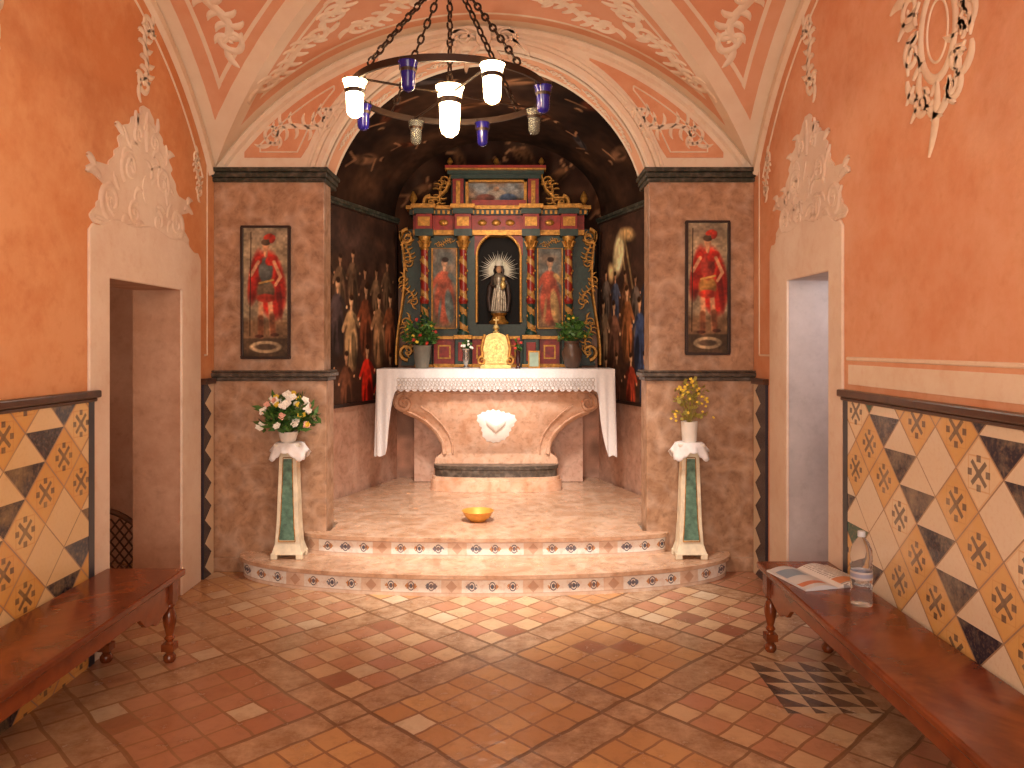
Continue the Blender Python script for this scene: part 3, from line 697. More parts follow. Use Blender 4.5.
for (rx,ry,z0,z1,mi) in ((.60,.20,.281,.38,0),(.585,.185,.38,.41,0),(.56,.165,.41,.48,1),(.57,.175,.48,.51,1)):
    n=28; poly=[(AX-rx*math.cos(math.pi*k/n),6.985-ry*(math.sin(math.pi*k/n)**.55)) for k in range(n+1)]
    g.prism(poly,lambda u,v,h:(u,v,h),z0,z1,mi)
top(g.obj('altar_footstep',[M_altar,M_ledge],(AX,6.9,.28),None,bevel=.006),'rounded dark and pale stone footstep before the altar','step')
g=G(); zt=1.385; xa0,xa1=AX-1.065,AX+1.065; yf=6.80; nx=260
def drop(d):
    t=max(0,min(1,(.17-d)/.10)); return .18+.58*(t*t*(3-2*t))
vs=[];rows=12
for i in range(nx+1):
    x_=xa0+(xa1-xa0)*i/nx; d=min(x_-xa0,xa1-x_); L=drop(d)+.022*abs(math.sin(x_*math.pi/.06))
    for j in range(rows+1):
        t=j/rows; k_=max(0,1-d/.22); sg=-1 if x_<AX else 1
        vs.append((x_+.012*k_*t*math.sin(d*70+t*2),yf-.008-.012*t*math.sin(x_*38)-.01*t-.03*k_*t*(1+math.sin(d*80+t)),zt-L*t))
g.add(vs,[(i*(rows+1)+j,(i+1)*(rows+1)+j,(i+1)*(rows+1)+j+1,i*(rows+1)+j+1) for i in range(nx) for j in range(rows)])
for xs,sg in ((xa0,-1),(xa1,1)):
    vs=[]; ny=60
    for i in range(ny+1):
        f_=i/ny; y_=yf-.008+(7.22-yf)*f_; L=.76+.022*abs(math.sin(y_*math.pi/.06))
        for j in range(rows+1):
            t=j/rows; vs.append((xs+sg*t*(.012+.014*math.sin(y_*55))*(1-.6*f_),y_-.03*t*(1-f_),zt-L*t))
    g.add(vs,[(i*(rows+1)+j,(i+1)*(rows+1)+j,(i+1)*(rows+1)+j+1,i*(rows+1)+j+1) for i in range(ny) for j in range(rows)])
g.box(xa0,xa1,yf-.008,7.22,1.373,zt)
top(g.obj('altar_cloth',M_cloth,(AX,7.0,1.38),None,smooth=60,recalc=False),'white linen altar cloth with scalloped lace edge and long sides','cloth')
oc=bpy.context.scene.collection.objects[-1]
g2=G()
for row,(rad,zz) in enumerate(((.018,1.222),(.010,1.258),(.016,1.29))):
    for i in range(54):
        x_=xa0+.20+(xa1-xa0-.40)*i/53
        g2.tube([(x_+rad*math.cos(t),yf-.036,zz+rad*math.sin(t)) for t in np.linspace(0,6.283,9)[:-1]],.0035,4,0,True)
g2.obj('lace_hem',simple('lace_thread',c(206,196,190),.8,0,.05),(AX,7.0,1.38),oc,recalc=False)
# ---------------------------------------------------------------- retable
YR=7.30; rx=lambda px:X_(px,YR); rz=lambda py:Z_(py,YR)
RO=(AX,7.45,.28)
e=empty('altarpiece',RO,'baroque carved wooden altarpiece in red, green and gilding','altarpiece')
def rb(g,p0,p1,q0,q1,yf_,yb=7.575,mi=0): g.box(rx(p0),rx(p1),yf_,yb,rz(q1),rz(q0),mi)
g=G(); rb(g,414,476,226,368,7.42,7.58); rb(g,521,583,226,368,7.42,7.58); rb(g,476,521,324,368,7.42,7.58); rb(g,450,540,165,210,7.46,7.58); g.box(rx(414),rx(583),7.32,7.58,.285,rz(368),1); rb(g,476,521,222,226,7.42,7.58)
g.obj('backboard',[M_teal,M_pink],RO,e)
g=G(); rb(g,474,523,225,324,7.57,7.585)
g.obj('niche_recess',M_black,RO,e)
acx,acz,ar=rx(498.5),rz(254),.215
mpR=lambda u,v,h:(u,7.42-h,v)
g=G(); arcp=[(acx-ar,rz(322)),(acx-ar,acz)]+[(acx-ar*math.cos(t),acz+ar*math.sin(t)) for t in np.linspace(0,math.pi,20)]+[(acx+ar,acz),(acx+ar,rz(322))]
g.ribbon(arcp,.03,.03,mpR); g.ribbon(arcp,.012,.045,mpR)
g.obj('niche_arch',M_gold,RO,e,recalc=False)
for s in (-1,1):
    g=G(); r0=ar
    arc_=[(acx+s*r0*math.cos(t),acz+r0*math.sin(t)) for t in np.linspace(0,math.pi/2,12)]
    xo=acx+s*.235
    g.prism(arc_+[(acx,rz(222)),(xo,rz(222)),(xo,acz)],mpR,-.03,.008)
    g.obj('arch_spandrel',M_red,RO,e)
m=MB('column_stripes',.4); x,y,z=m.xyz(); an=m.m('ARCTAN2',y,x); w=((an+z*40)*1.0).sin()
n=m.noise(60,3); low=z<.3
m.color(m.mix(m.step(w+n-.5,.2,.5),m.mix(low,c(144,36,26),c(32,66,58)),c(190,140,74))); M_col=m.mat
ch=rz(236)-rz(335); g=G(); rc=.038
prf=[(rc*1.5,0),(rc*1.5,.03),(rc*1.15,.045),(rc*1.35,.06),(rc,.075),(rc*1.02,ch*.33),(rc*1.2,ch*.34),(rc*1.2,ch*.36),(rc*.98,ch*.38),(rc*.9,ch-.13)]
g.lathe(prf,seg=20,mi=0)
g.lathe([(rc*1.15,ch-.13),(rc*1.15,ch-.115),(rc*.95,ch-.105),(rc*1.1,ch-.06),(rc*1.6,ch-.02),(rc*1.6,ch)],seg=20,mi=1)
for k in range(8):
    a=k*math.pi/4; g.tube([(rc*math.cos(a),rc*math.sin(a),ch-.1),(rc*1.35*math.cos(a),rc*1.35*math.sin(a),ch-.06),(rc*1.7*math.cos(a),rc*1.7*math.sin(a),ch-.045)],.009,5,1)
for k in range(28):
    a=k*.9; zz=.08+k*(ch-.23)/28; g.ball(rc*1.0*math.cos(a),rc*1.0*math.sin(a),zz,.010,.010,.014,6,1)
colo=None
for px in (424,463,531,569):
    loc=(rx(px)-RO[0],7.34-RO[1],rz(335)-RO[2])
    if colo is None:
        colo=g.obj('column',[M_col,M_gold],(0,0,0),e,smooth=40); colo.location=loc
    else: cp(colo,e,loc)
pd=None
for px in (424,463,531,569):
    g=G(); a=.075; g.box(-a,a,-.07,.10,0,.29,0); g.box(-a-.012,a+.012,-.085,.1,.27,.31,1); g.box(-a-.012,a+.012,-.085,.1,-.0,.03,1); g.box(-a*.6,a*.6,-.078,-.07,.06,.24,2)
    if pd is None: pd=g.obj('pedestal',[M_teal,M_gold,M_red],(0,0,0),e,bevel=.004); pd.location=(rx(px)-RO[0],7.34-RO[1],rz(335)-.31-RO[2])
    else: cp(pd,e,(rx(px)-RO[0],7.34-RO[1],rz(335)-.31-RO[2]))
for p0,p1 in ((433,454),(472,520),(540,560)):
    g=G(); rb(g,p0,p1,338,366,7.38,7.43,0); rb(g,p0,p1,336,339,7.36,7.43,1); rb(g,p0,p1,364,368,7.36,7.43,1); rb(g,p0+4,p1-4,345,359,7.374,7.43,1)
    rb(g,p0+5.5,p1-5.5,346.5,357.5,7.366,7.43,0)
    g.obj('base_panel',[M_red,M_gold],RO,e)
g=G()
rb(g,412,585,229,234,7.36,7.58,1); rb(g,412,585,214,229,7.38,7.58,0); rb(g,409,588,209,214,7.33,7.58,2); rb(g,406,591,205.5,209,7.29,7.58,1)
for px in (424,463,531,569):
    rb(g,px-9,px+9,229,236,7.28,7.58,2); rb(g,px-8,px+8,214,229,7.29,7.58,0); rb(g,px-6,px+6,217,226,7.28,7.3,1); rb(g,px-10,px+10,209,214,7.26,7.58,2); rb(g,px-12,px+12,205,209,7.22,7.58,1)
for k in range(36): px=414+k*4.9; rb(g,px-1.2,px+1.2,210,213.5,7.315,7.4,1)
for px in (443,482,496,510,550):
    g.ball(rx(px),7.37,rz(221.5),.045,.02,.03,10,1)
rb(g,472,526,200,205,7.30,7.58,0)
g.obj('entablature',[M_red,M_gold,M_teal],RO,e,recalc=True)
g=G()
rb(g,452,463,176,205,7.38,7.58,0); rb(g,528,539,176,205,7.38,7.58,0); rb(g,447,544,169,173,7.33,7.58,2); rb(g,450,541,173,177,7.36,7.58,2); rb(g,445,546,165,169,7.30,7.58,0); rb(g,445,546,168,169.5,7.295,7.4,1)
rb(g,455.5,459.5,179,203,7.37,7.58,1); rb(g,531.5,535.5,179,203,7.37,7.58,1)
for a,b,c_,d_ in ((465,527,178,180),(465,527,203,205),(465,468,178,205),(524,527,178,205)): rb(g,a,b,c_,d_,7.38,7.58,1)
for px in (449,496,542): g.lathe([(.02,0),(.03,.01),(.012,.03),(.03,.055),(.02,.08),(.006,.1)],rx(px),7.42,rz(165),12,1)
for px in (412,585): g.lathe([(.03,0),(.035,.015),(.015,.035),(.04,.075),(.03,.11),(.008,.15)],rx(px),7.40,rz(205),12,1)
g.obj('attic',[M_red,M_gold,M_teal],RO,e)
def pan(p0,p1,q0,q1,yy,kind):
    w,h=rx(p1)-rx(p0),rz(q0)-rz(q1); cv=Canvas(w,h,60,90,(104,104,98) if kind!=2 else (136,138,138))
    n=cv.noise(9); cv.lay(np.clip(n-.35,0,1)*1.6,(160,118,88))
    cv.lay((cv.V<h*.35)*.7,(116,84,54))
    if kind==2:
        cv.blob(w*.5,h*.5,w*.2,h*.3,(196,176,156)); cv.blob(w*.5,h*.75,w*.06,h*.12,(206,156,120)); cv.blob(w*.3,h*.35,w*.2,h*.2,(130,74,60)); cv.blob(w*.72,h*.35,w*.18,h*.22,(80,94,120))
    else: cv.fig(w*.5,h*.06,h*.86,(184,90,64) if kind==0 else (180,82,58),(210,160,124),(100,110,106) if kind==0 else (190,150,94))
    cv.mesh('painted_panel',lambda u,v:(rx(p0)+u,yy,rz(q1)+v),M_vc,1.0,RO,e)
pan(431,456,247,328,7.41,0); pan(538,563,247,328,7.41,1); pan(468,524,180,203,7.45,2)
for p0,p1 in ((431,456),(538,563)):
    g=G()
    L=[(rx(p0),rz(328)),(rx(p0),rz(247)),(rx(p1),rz(247)),(rx(p1),rz(328)),(rx(p0),rz(328))]
    g.ribbon(L,.02,.03,mpR)
    scrollS(g,TR((rx(p0)+rx(p1))/2,rz(241),.09,0,1,mpR),.02)
    g.obj('panel_border',M_gold,RO,e,smooth=50,recalc=False)
for s,pa,pf in ((1,449,407),(-1,543,589)):
    g=G()
    scrollS(g,TR(rx(pa-s*10),rz(192),.2,s*.9,s,mpR),.04)
    g.ribbon(spiral(rx(pa-s*20),rz(201),.07,1.5,1.3,sg=s),lambda t:.04*(1-t)+.012,.05,mpR)
    g.ribbon([(rx(pa),rz(178)),(rx(pa-s*4),rz(188)),(rx(pa-s*12),rz(196)),(rx(pa-s*22),rz(196))],.035,.05,mpR)
    g.obj('attic_scroll',M_gold,RO,e,smooth=50,recalc=False)
    g=G()
    for zq,rot,sc in ((250,1.3,.17),(290,1.75,.17),(335,1.4,.19)):
        scrollS(g,TR(rx(pf),rz(zq),sc,rot*s,s,mpR),.04)
    x0=rx(pf-s*7)
    g.ribbon([(x0+ .04*math.sin(t*5)*s-.01*s,rz(230)+(rz(365)-rz(230))*t) for t in np.linspace(0,1,30)],.03,.05,mpR)
    g.ribbon(spiral(rx(pf-s*1),rz(236),.08,1.5,1.3,sg=s),lambda t:.04*(1-t)+.012,.05,mpR)
    g.ribbon(spiral(rx(pf-s*1),rz(352),.08,-1.5,1.3,sg=-s),lambda t:.04*(1-t)+.012,.05,mpR)
    g.obj('side_scrollwork',M_gold,RO,e,smooth=50,recalc=False)
    g=G()
    q=[(pf+s*8,226),(pf+s*8,366),(pf-s*8,366),(pf-s*4,340),(pf-s*7,315),(pf-s*2,290),(pf-s*7,262),(pf-s*8,238),(pf-s*3,228)]
    g.prism([(rx(a),rz(b)) for a,b in q],mpR,-.06,-.01)
    g.obj('side_wing',M_teal,RO,e)
so=(acx,7.475,rz(324))
se=empty('madonna_statue',so,'silvery robed statue with child and bright ray crown','statue')
mk=simple('robe_silvered',c(150,138,120),.35,.4,.35,40)
mk2=simple('mantle_dark',c(76,62,56),.4,.2,.3,40)
g=G(); z0=so[2]; g.lathe([(.09,0),(.10,.02),(.07,.05),(.06,.08),(.085,.11)],so[0],so[1],z0,16); g.obj('plinth',M_gold,so,se,smooth=40)
g=G(); zz=z0+.11; prf=[(.075,0),(.085,.03),(.078,.12),(.065,.2),(.05,.27),(.058,.32),(.056,.36),(.028,.39),(.018,.40)]
g.lathe(prf,so[0],so[1],zz,18,0,1,.8)
for k in range(7):
    a=-math.pi*.2-k*math.pi*.6/6; g.tube([(so[0]+.084*math.cos(a),so[1]+.07*math.sin(a),zz+.02),(so[0]+.074*math.cos(a+.1),so[1]+.06*math.sin(a+.1),zz+.14),(so[0]+.05*math.cos(a+.2),so[1]+.045*math.sin(a+.2),zz+.27)],.008,5)
g.obj('robe',mk,so,se,smooth=50)
g=G()
for s in (1,-1):
    g.tube([(so[0]+s*.05,so[1],zz+.36),(so[0]+s*.085,so[1]-.02,zz+.27),(so[0]+s*.10,so[1]+.0,zz+.15),(so[0]+s*.085,so[1],zz+.02)],[.022,.026,.024,.018],8)
    g.tube([(so[0]+s*.055,so[1],zz+.35),(so[0]+s*.08,so[1]-.03,zz+.27),(so[0]+s*.03,so[1]-.075,zz+.26)],[.02,.018,.012],8)
g.tube([(so[0]-.04,so[1]+.01,zz+.38),(so[0]-.035,so[1]+.015,zz+.46),(so[0],so[1]+.015,zz+.485),(so[0]+.035,so[1]+.015,zz+.46),(so[0]+.04,so[1]+.01,zz+.38)],.012,8)
g.obj('mantle',mk2,so,se,smooth=50)
msk=simple('carved_face',c(206,160,124),.5)
g=G(); g.ball(so[0],so[1]-.005,zz+.43,.029,.031,.038); g.ball(so[0],so[1]-.037,zz+.425,.005,.008,.009,6); g.obj('head',msk,so,se,smooth=60)
g=G(); g.ball(so[0]+.04,so[1]-.07,zz+.27,.028,.026,.045); g.ball(so[0]+.045,so[1]-.07,zz+.33,.02,.02,.024); g.obj('child',M_goldl,so,se,smooth=60)
g=G(); hz=zz+.42
for k in range(34):
    a=math.pi*(-.16+1.32*k/33); L=.205 if k%2 else .175; w=.0085
    ca,sa=math.cos(a),math.sin(a)
    g.add([(so[0]+.055*ca-w*sa,so[1]+.04,hz+.055*sa+w*ca),(so[0]+.055*ca+w*sa,so[1]+.04,hz+.055*sa-w*ca),(so[0]+L*ca,so[1]+.04,hz+L*sa),(so[0]+.055*ca,so[1]+.03,hz+.055*sa)],[(0,1,2),(0,3,2),(3,1,2),(0,1,3)])
g.lathe([(.030,0),(.034,.015),(.04,.04),(.026,.025)],so[0],so[1],zz+.465,12); g.obj('ray_crown',simple('ray_silver',c(255,250,228),.4,.0),so,se)
# ---------------------------------------------------------------- things on the altar
ZT=1.386
to=(X_(496,7.0),7.03,ZT)
te=empty('tabernacle',to,'small gilded tabernacle with arched top and scroll sides','tabernacle')
g=G(); tx,ty,tz=to; w=.12
g.box(tx-w-.02,tx+w+.02,ty-.1,ty+.1,tz,tz+.03)
pl=[(tx-w,tz+.03),(tx+w,tz+.03),(tx+w,tz+.24)]+[(tx+w*math.cos(t),tz+.24+.085*math.sin(t)) for t in np.linspace(.1,math.pi-.1,14)]+[(tx-w,tz+.24)]
g.prism(pl,lambda u,v,h:(u,h,v),ty-.08,ty+.08)
g.lathe([(.02,0),(.035,.01),(.012,.03),(.03,.05),(.02,.075),(.005,.09)],tx,ty,tz+.32,12)
g.box(tx-.005,tx+.005,ty-.005,ty+.005,tz+.40,tz+.47); g.box(tx-.025,tx+.025,ty-.005,ty+.005,tz+.44,tz+.45)
g.obj('tabernacle_body',M_goldl,to,te,bevel=.004)
mpT=lambda u,v,h:(tx+u,ty-.08-h,tz+v)
for s in (1,-1):
    g=G(); TT=lambda u,v,h,s=s:mpT(u*s,v,h)
    g.ribbon(spiral(.125,.07,.04,1.5,1.3,sg=-1),lambda t:.025*(1-t)+.008,.03,TT); g.ribbon([(.12,.1),(.13,.18),(.115,.26),(.10,.31)],.03,.03,TT)
    g.obj('side_scroll',M_gold,to,te,recalc=False)
g=G(); pl=[(-.078,.05),(.078,.05),(.078,.2)]+[(.078*math.cos(t),.2+.07*math.sin(t)) for t in np.linspace(.1,math.pi-.1,12)]+[(-.078,.2)]
g.prism(pl,mpT,0,.012); g.ribbon(spiral(0,.17,.05,0,2,sg=1),.010,.022,mpT)
for s in (1,-1): g.ribbon(spiral(s*.035,.09,.025,0,1.4,sg=s),.008,.02,mpT)
g.ribbon([(x_*.88,.05+(z_-.05)*.93) for x_,z_ in pl]+[(pl[0][0]*.88,.05)],.008,.02,mpT)
g.obj('door',simple('door_gilt',c(232,200,128),.35,.5,.35,60),to,te,recalc=False)
def foliage(g,cx,cy,cz,r,h,n,mi=0,lw=.03,ll=.08):
    for k in range(n):
        a=random.uniform(0,6.283); e_=random.uniform(.15,1.45); q=random.uniform(.5,1)
        tip=Vector((cx+r*q*math.cos(a)*math.cos(e_),cy+r*q*math.sin(a)*math.cos(e_)*.8,cz+h*q*math.sin(e_)))
        b=Vector((cx,cy,cz)); mid=(b+tip)/2+Vector((0,0,h*.1))
        g.tube([b,mid,tip],.0016,4,mi)
        for _ in range(4):
            pt=mid.lerp(tip,random.uniform(.2,1.1)); d=Vector((random.uniform(-1,1),random.uniform(-1,.4),random.uniform(-.4,1))).normalized()*ll*random.uniform(.6,1)
            s_=d.cross(Vector((random.uniform(-1,1),random.uniform(-1,1),.5))).normalized()*lw*.5
            g.add([pt,pt+d*.5+s_,pt+d,pt+d*.5-s_],[(0,1,2,3)],mi)
def flower(g,p,r,mi=0):
    Q=Vector((random.uniform(-.6,.6),-1,random.uniform(.2,.9))).normalized().to_track_quat('Z','Y'); P=Vector(p)
    for ring_,rr,up in ((6,r,.2),(5,r*.65,.6)):
        for k in range(ring_):
            a=2*math.pi*k/ring_+random.random(); d=Q@Vector((math.cos(a),math.sin(a),up)); s_=Q@Vector((-math.sin(a),math.cos(a),0))*rr*.5
            g.add([P,P+d*rr*.55+s_,P+d*rr,P+d*rr*.55-s_],[(0,1,2,3)],mi)
    g.ball(p[0],p[1],p[2],r*.28,None,None,6,mi)
def arrangement(name,loc,label,potprof,potmat,fr,fh,nl,fl,lm=M_leaf,fz=0,seg=20,ll=.08):
    e=empty(name,loc,label,'plant'); ph=potprof[-1][1]
    g=G(); g.lathe(potprof+[(potprof[-1][0]*.85,ph-.005),(potprof[-1][0]*.8,ph-.03)],*loc,seg); g.obj('pot',potmat,loc,e,smooth=40)
    g=G(); foliage(g,loc[0],loc[1],loc[2]+ph-.02+fz,fr*1.08,fh*1.08,nl,ll=ll); g.obj('foliage',lm,loc,e,recalc=False)
    for (mat,n,r) in fl:
        for k in range(n):
            a=random.uniform(0,6.283) if random.random()<.4 else random.uniform(3.3,6.1); e_=random.uniform(.05,1.4); q=random.uniform(.75,1.02)
            p_=(loc[0]+fr*q*math.cos(a)*math.cos(e_),loc[1]+fr*q*math.sin(a)*math.cos(e_)*.8-.01,loc[2]+ph+fz+fh*q*math.sin(e_))
            g=G(); flower(g,p_,r*random.uniform(.8,1.1)); g.obj('flower',mat,loc,e,recalc=False)
    return e
F_w=simple('petal_white',c(250,246,236),.6,0,.05); F_y=simple('petal_yellow',c(240,206,70),.6,0,.15); F_r=simple('petal_red',c(200,60,44),.6,0,.15); F_p=simple('petal_pink',c(238,180,160),.6,0,.1)
M_grey=simple('grey_pot',c(128,124,112),.5); M_brn=simple('brown_vase',c(96,72,58),.35)
arrangement('potted_plant',(X_(422,7.0),7.0,ZT),'bushy green plant with small red and yellow flowers in grey pot',[(.055,0),(.06,.01),(.075,.1),(.085,.2),(.09,.21)],M_grey,.19,.28,60,[(F_r,6,.018),(F_y,6,.018)],M_leaf)
arrangement('potted_plant',(X_(572,7.0),7.0,ZT),'green leafy spray in a dark brown round vase',[(.05,0),(.06,.01),(.085,.08),(.095,.14),(.06,.22),(.07,.25)],M_brn,.18,.26,50,[(F_y,3,.016)],M_leaf)
arrangement('flower_vase',(X_(466,6.95),6.95,ZT),'small silver vase with a few white flowers',[(.03,0),(.035,.008),(.015,.03),(.035,.09),(.025,.15),(.04,.18)],M_silver,.06,.1,10,[(F_w,6,.018)],ll=.04)
arrangement('flower_vase',(X_(518,6.9),6.9,ZT),'small dark glass vase with red flowers',[(.022,0),(.024,.008),(.012,.03),(.024,.09),(.016,.14),(.026,.17)],simple('dark_glass',c(60,30,34),.15),.04,.1,10,[(F_r,5,.016)],ll=.035)
fo=(X_(534,7.05),7.05,ZT); fe=empty('standing_picture',fo,'small framed green and white card standing on the altar','picture frame')
g=G(); g.box(fo[0]-.055,fo[0]+.055,fo[1],fo[1]+.012,fo[2],fo[2]+.16); g.obj('picture_frame',M_gold,fo,fe,bevel=.003)
g=G(); g.box(fo[0]-.042,fo[0]+.042,fo[1]-.003,fo[1],fo[2]+.015,fo[2]+.145); g.obj('card',simple('card',c(166,186,166),.6),fo,fe)
# ---------------------------------------------------------------- pedestal stands
def stand(px,label,flw):
    x_=X_(px,5.25); y_=5.24; z_=.141; o=(x_,y_,z_); k0=.84
    e=empty('flower_stand',o,label,'stand','flower stands')
    pr=[(.132,0),(.126,.03),(.100,.10),(.088,.25),(.078,.5),(.070,.70),(.068,.74)]; pr=[(a*k0,b) for a,b in pr]
    g=G(); vs=[]
    for r_,zz in pr: vs+=[(x_+a*r_,y_+b*r_*.75,z_+zz) for a,b in ((-1,-1),(1,-1),(1,1),(-1,1))]
    fs=[(i*4+k,i*4+(k+1)%4,i*4+4+(k+1)%4,i*4+4+k) for i in range(1,len(pr)-1) for k in range(4)]
    g.add(vs[4:],[tuple(i-4 for i in f) for f in fs]+[(3,2,1,0),tuple(len(vs)-8+k for k in range(4))])
    for sx in (-1,1):
        for sy in (-1,1):
            cxx,cyy=x_+sx*.102*k0,y_+sy*.072*k0; g.box(cxx-.022,cxx+.022,cyy-.02,cyy+.02,z_,z_+.04)
    g.obj('stand_body',simple('cream_paint',c(236,226,200),.5),o,e,bevel=.004)
    g=G(); zt_=z_+.74; g.box(x_-.075,x_+.075,y_-.062,y_+.062,zt_,zt_+.025); g.box(x_-.088,x_+.088,y_-.075,y_+.075,zt_+.025,zt_+.045); g.obj('stand_top',M_ceram,o,e,bevel=.005)
    g=G(); f=lambda r_,zz,k:(x_+k*(r_*k0-.032),y_-r_*k0*.75-.002,z_+zz)
    g.add([f(.100,.13,-1),f(.100,.13,1),f(.088,.25,1),f(.078,.5,1),f(.072,.68,1),f(.072,.68,-1),f(.078,.5,-1),f(.088,.25,-1)],[(0,1,2,7),(7,2,3,6),(6,3,4,5)])
    g.obj('green_panel',simple('green_marbling',c(100,138,120),.4,0,.35,22),o,e,recalc=False,solid=.004)
    g=G()
    for k in (-1,1): g.tube([f(.101,.12,k*1.08),f(.088,.25,k*1.08),f(.078,.5,k*1.08),f(.072,.69,k*1.1)],.003,5)
    g.tube([f(.101,.12,-1.08),f(.101,.12,1.08)],.003,5); g.tube([f(.072,.69,-1),f(.072,.69,1)],.003,5)
    g.obj('gold_border',M_gold,o,e)
    zt_=zt_+.046
    g=G(); N_=72; rings=[0,.05,.085,.10,.108,.116,.124,.134]; vs=[]
    for ri,r_ in enumerate(rings):
        for k in range(N_):
            a=2*math.pi*k/N_; dr=max(0,ri-3)/4
            L=(.07+.03*math.cos(4*a)*-1+.012*abs(math.sin(a*9)))*dr
            rr=r_+dr*.012*math.sin(a*7)
            vs.append((x_+rr*math.cos(a),y_+rr*math.sin(a)*.92,zt_+.003-L-(.01*(ri>2))))
    g.add(vs,[(i*N_+k,i*N_+(k+1)%N_,(i+1)*N_+(k+1)%N_,(i+1)*N_+k) for i in range(len(rings)-1) for k in range(N_)])
    top(g.obj('lace_doily',M_cloth,(x_,y_,zt_),None,smooth=60,recalc=False,solid=.002),'white lace doily draped over the flower stand','doily','doilies on stands')
    flw((x_,y_,zt_+.006))
stand(290,'tapered cream stand with green marbled panel before the pillar',
  lambda o:arrangement('flower_bouquet',(o[0],o[1]-.03,o[2]),'full leafy bouquet of white, pink and yellow flowers in bowl',[(.035,0),(.05,.012),(.062,.05),(.066,.075)],M_ceram,.215,.27,130,[(F_w,20,.034),(F_p,7,.028),(F_y,10,.024)],M_leaf,ll=.10))
stand(689,'tapered cream stand with green panel, carrying a white cup',
  lambda o:arrangement('flower_bouquet',o,'airy yellow flower sprigs in a white cup',[(.045,0),(.05,.008),(.054,.08),(.058,.14)],M_ceram,.16,.30,34,[(F_y,40,.012)],simple('leaf_yellow',c(170,160,80),.5),ll=.045))
bo=(X_(478,5.72),5.70,.281)
g=G(); g.lathe([(.055,0),(.06,.006),(.095,.035),(.118,.075),(.122,.078),(.114,.074),(.09,.036),(.05,.012),(.0005,.011)],*bo,28); b_=g.obj('copper_bowl',simple('copper_bowl',c(226,164,76),.35,.2),bo,None,smooth=50)
top(b_,'shallow orange copper bowl standing on the altar platform','bowl')
# ---------------------------------------------------------------- benches
def bench(name,x0,x1,y0,y1,front,label,apr=1):
    o=((x0+x1)/2,(y0+y1)/2,0); e=empty(name,o,label,'bench'); zt_=.45; g=G()
    g.box(x0,x1,y0,y1,zt_-.035,zt_); g.obj('seat',M_bench,o,e,bevel=.01)
    xf=x0+.05 if front<0 else x1-.05; xb=x1-.04 if front<0 else x0+.04
    def scal(L):
        pts=[]; n=60
        for i in range(n+1):
            t=i/n; s_=L*t; d=min(s_,L-s_)
            b=.33 if d>.34 else (.33-.07*math.sin(math.pi*d/.34)-.02*abs(math.sin(math.pi*d/.11)))
            if d<.02: b=.30
            pts.append((s_,b))
        return pts
    for xx in (xf,xb):
        L=y1-y0-.14; g=G(); pts=[(y0+.07+a,b) for a,b in scal(L)]+[(y1-.07,zt_-.035),(y0+.07,zt_-.035)]
        g.prism(pts,lambda u,v,h:(h,u,v),xx-.011,xx+.011); g.obj('apron',M_bench,o,e,bevel=.003)
    L=abs(xb-xf)
    for yy in (y0+.08,y1-.08):
        g=G(); xa=min(xf,xb); pts=[(xa,.32),(xa+L*.25,.29),(xa+L*.5,.33),(xa+L*.75,.29),(xa+L,.32),(xa+L,.415),(xa,.415)]
        g.prism(pts,lambda u,v,h:(u,h,v),yy-.011,yy+.011); g.obj('end_apron',M_bench,o,e)
    g=G(); a=.03; g.box(-a,a,-a,a,.30,.416); g.box(-a,a,-a,a,.06,.095)
    g.lathe([(.022,.0),(.03,.012),(.03,.03),(.018,.045),(.024,.06)],seg=16)
    g.lathe([(.022,.095),(.014,.105),(.026,.12),(.016,.135),(.02,.15),(.031,.20),(.033,.225),(.024,.26),(.015,.272),(.028,.285),(.024,.30)],seg=16)
    lg=None
    ny=[y0+.08,y1-.08]+([(y0+y1)/2] if y1-y0>3.4 else [])
    for xx in (xf,xb):
        for yy in ny:
            loc=(xx-o[0],yy-o[1],0)
            if lg is None: lg=g.obj('leg',M_bench,(0,0,0),e,smooth=40); lg.location=loc
            else: cp(lg,e,loc)
    return e
bench('bench',-2.09,-1.68,1.95,3.92,1,'dark brown wooden bench with turned legs by orange tiled wall')
bench('bench',1.30,1.69,1.15,4.05,-1,'long reddish-brown bench with scalloped apron holding magazine and bottle')
m=MB('magazine_cover',.35); x,y,z=m.xyz()
col=m.mix(x>0.,c(214,222,232),c(236,238,240)); l=((y/.018).fract()<.45)*((x-.10).abs()<.07)*(m.noise(90,2)>.42); col=m.mix(l*.7,col,c(90,92,104))
col=m.mix(((x-.0-.1).abs()<.07)*((y+.1).abs()<.035),col,c(216,142,90)); col=m.mix(((x+.1).abs()<.06)*((y-.06).abs()<.05),col,c(140,170,200)); col=m.mix(((x+.1).abs()<.07)*((y+.1).abs()<.02),col,c(206,130,96))
m.color(col); mo=(1.50,3.74,.451)
me_=empty('magazine',mo,'open magazine with coloured photos lying on the wooden bench','magazine')
def page(s,k):
    g=G(); vs=[]; n=10
    for i in range(n+1):
        t=i/n; xx=s*t*.175; zz=(.003+.02*math.sin(math.pi*min(1,t*1.1)*.9))*(1-.3*k)+.001
        for yy in (-.16,.16): vs.append((xx,yy,zz))
    top_=[(2*i,2*i+1,2*i+3,2*i+2) for i in range(n)]; nb=len(vs)
    vs+=[(v[0],v[1],0) for v in vs]
    g.add(vs,top_+[(nb+2*i,nb+2*i+2,nb+2*i+3,nb+2*i+1) for i in range(n)]+[(2*i,2*i+2,nb+2*i+2,nb+2*i) for i in range(n)]+[(2*i+1,nb+2*i+1,nb+2*i+3,2*i+3) for i in range(n)]+[(2*n,2*n+1,nb+2*n+1,nb+2*n)])
    g.obj('page_stack',m.mat,(0,0,0),me_,smooth=40)
page(1,0); page(-1,.3); me_.rotation_euler=(0,0,.25)
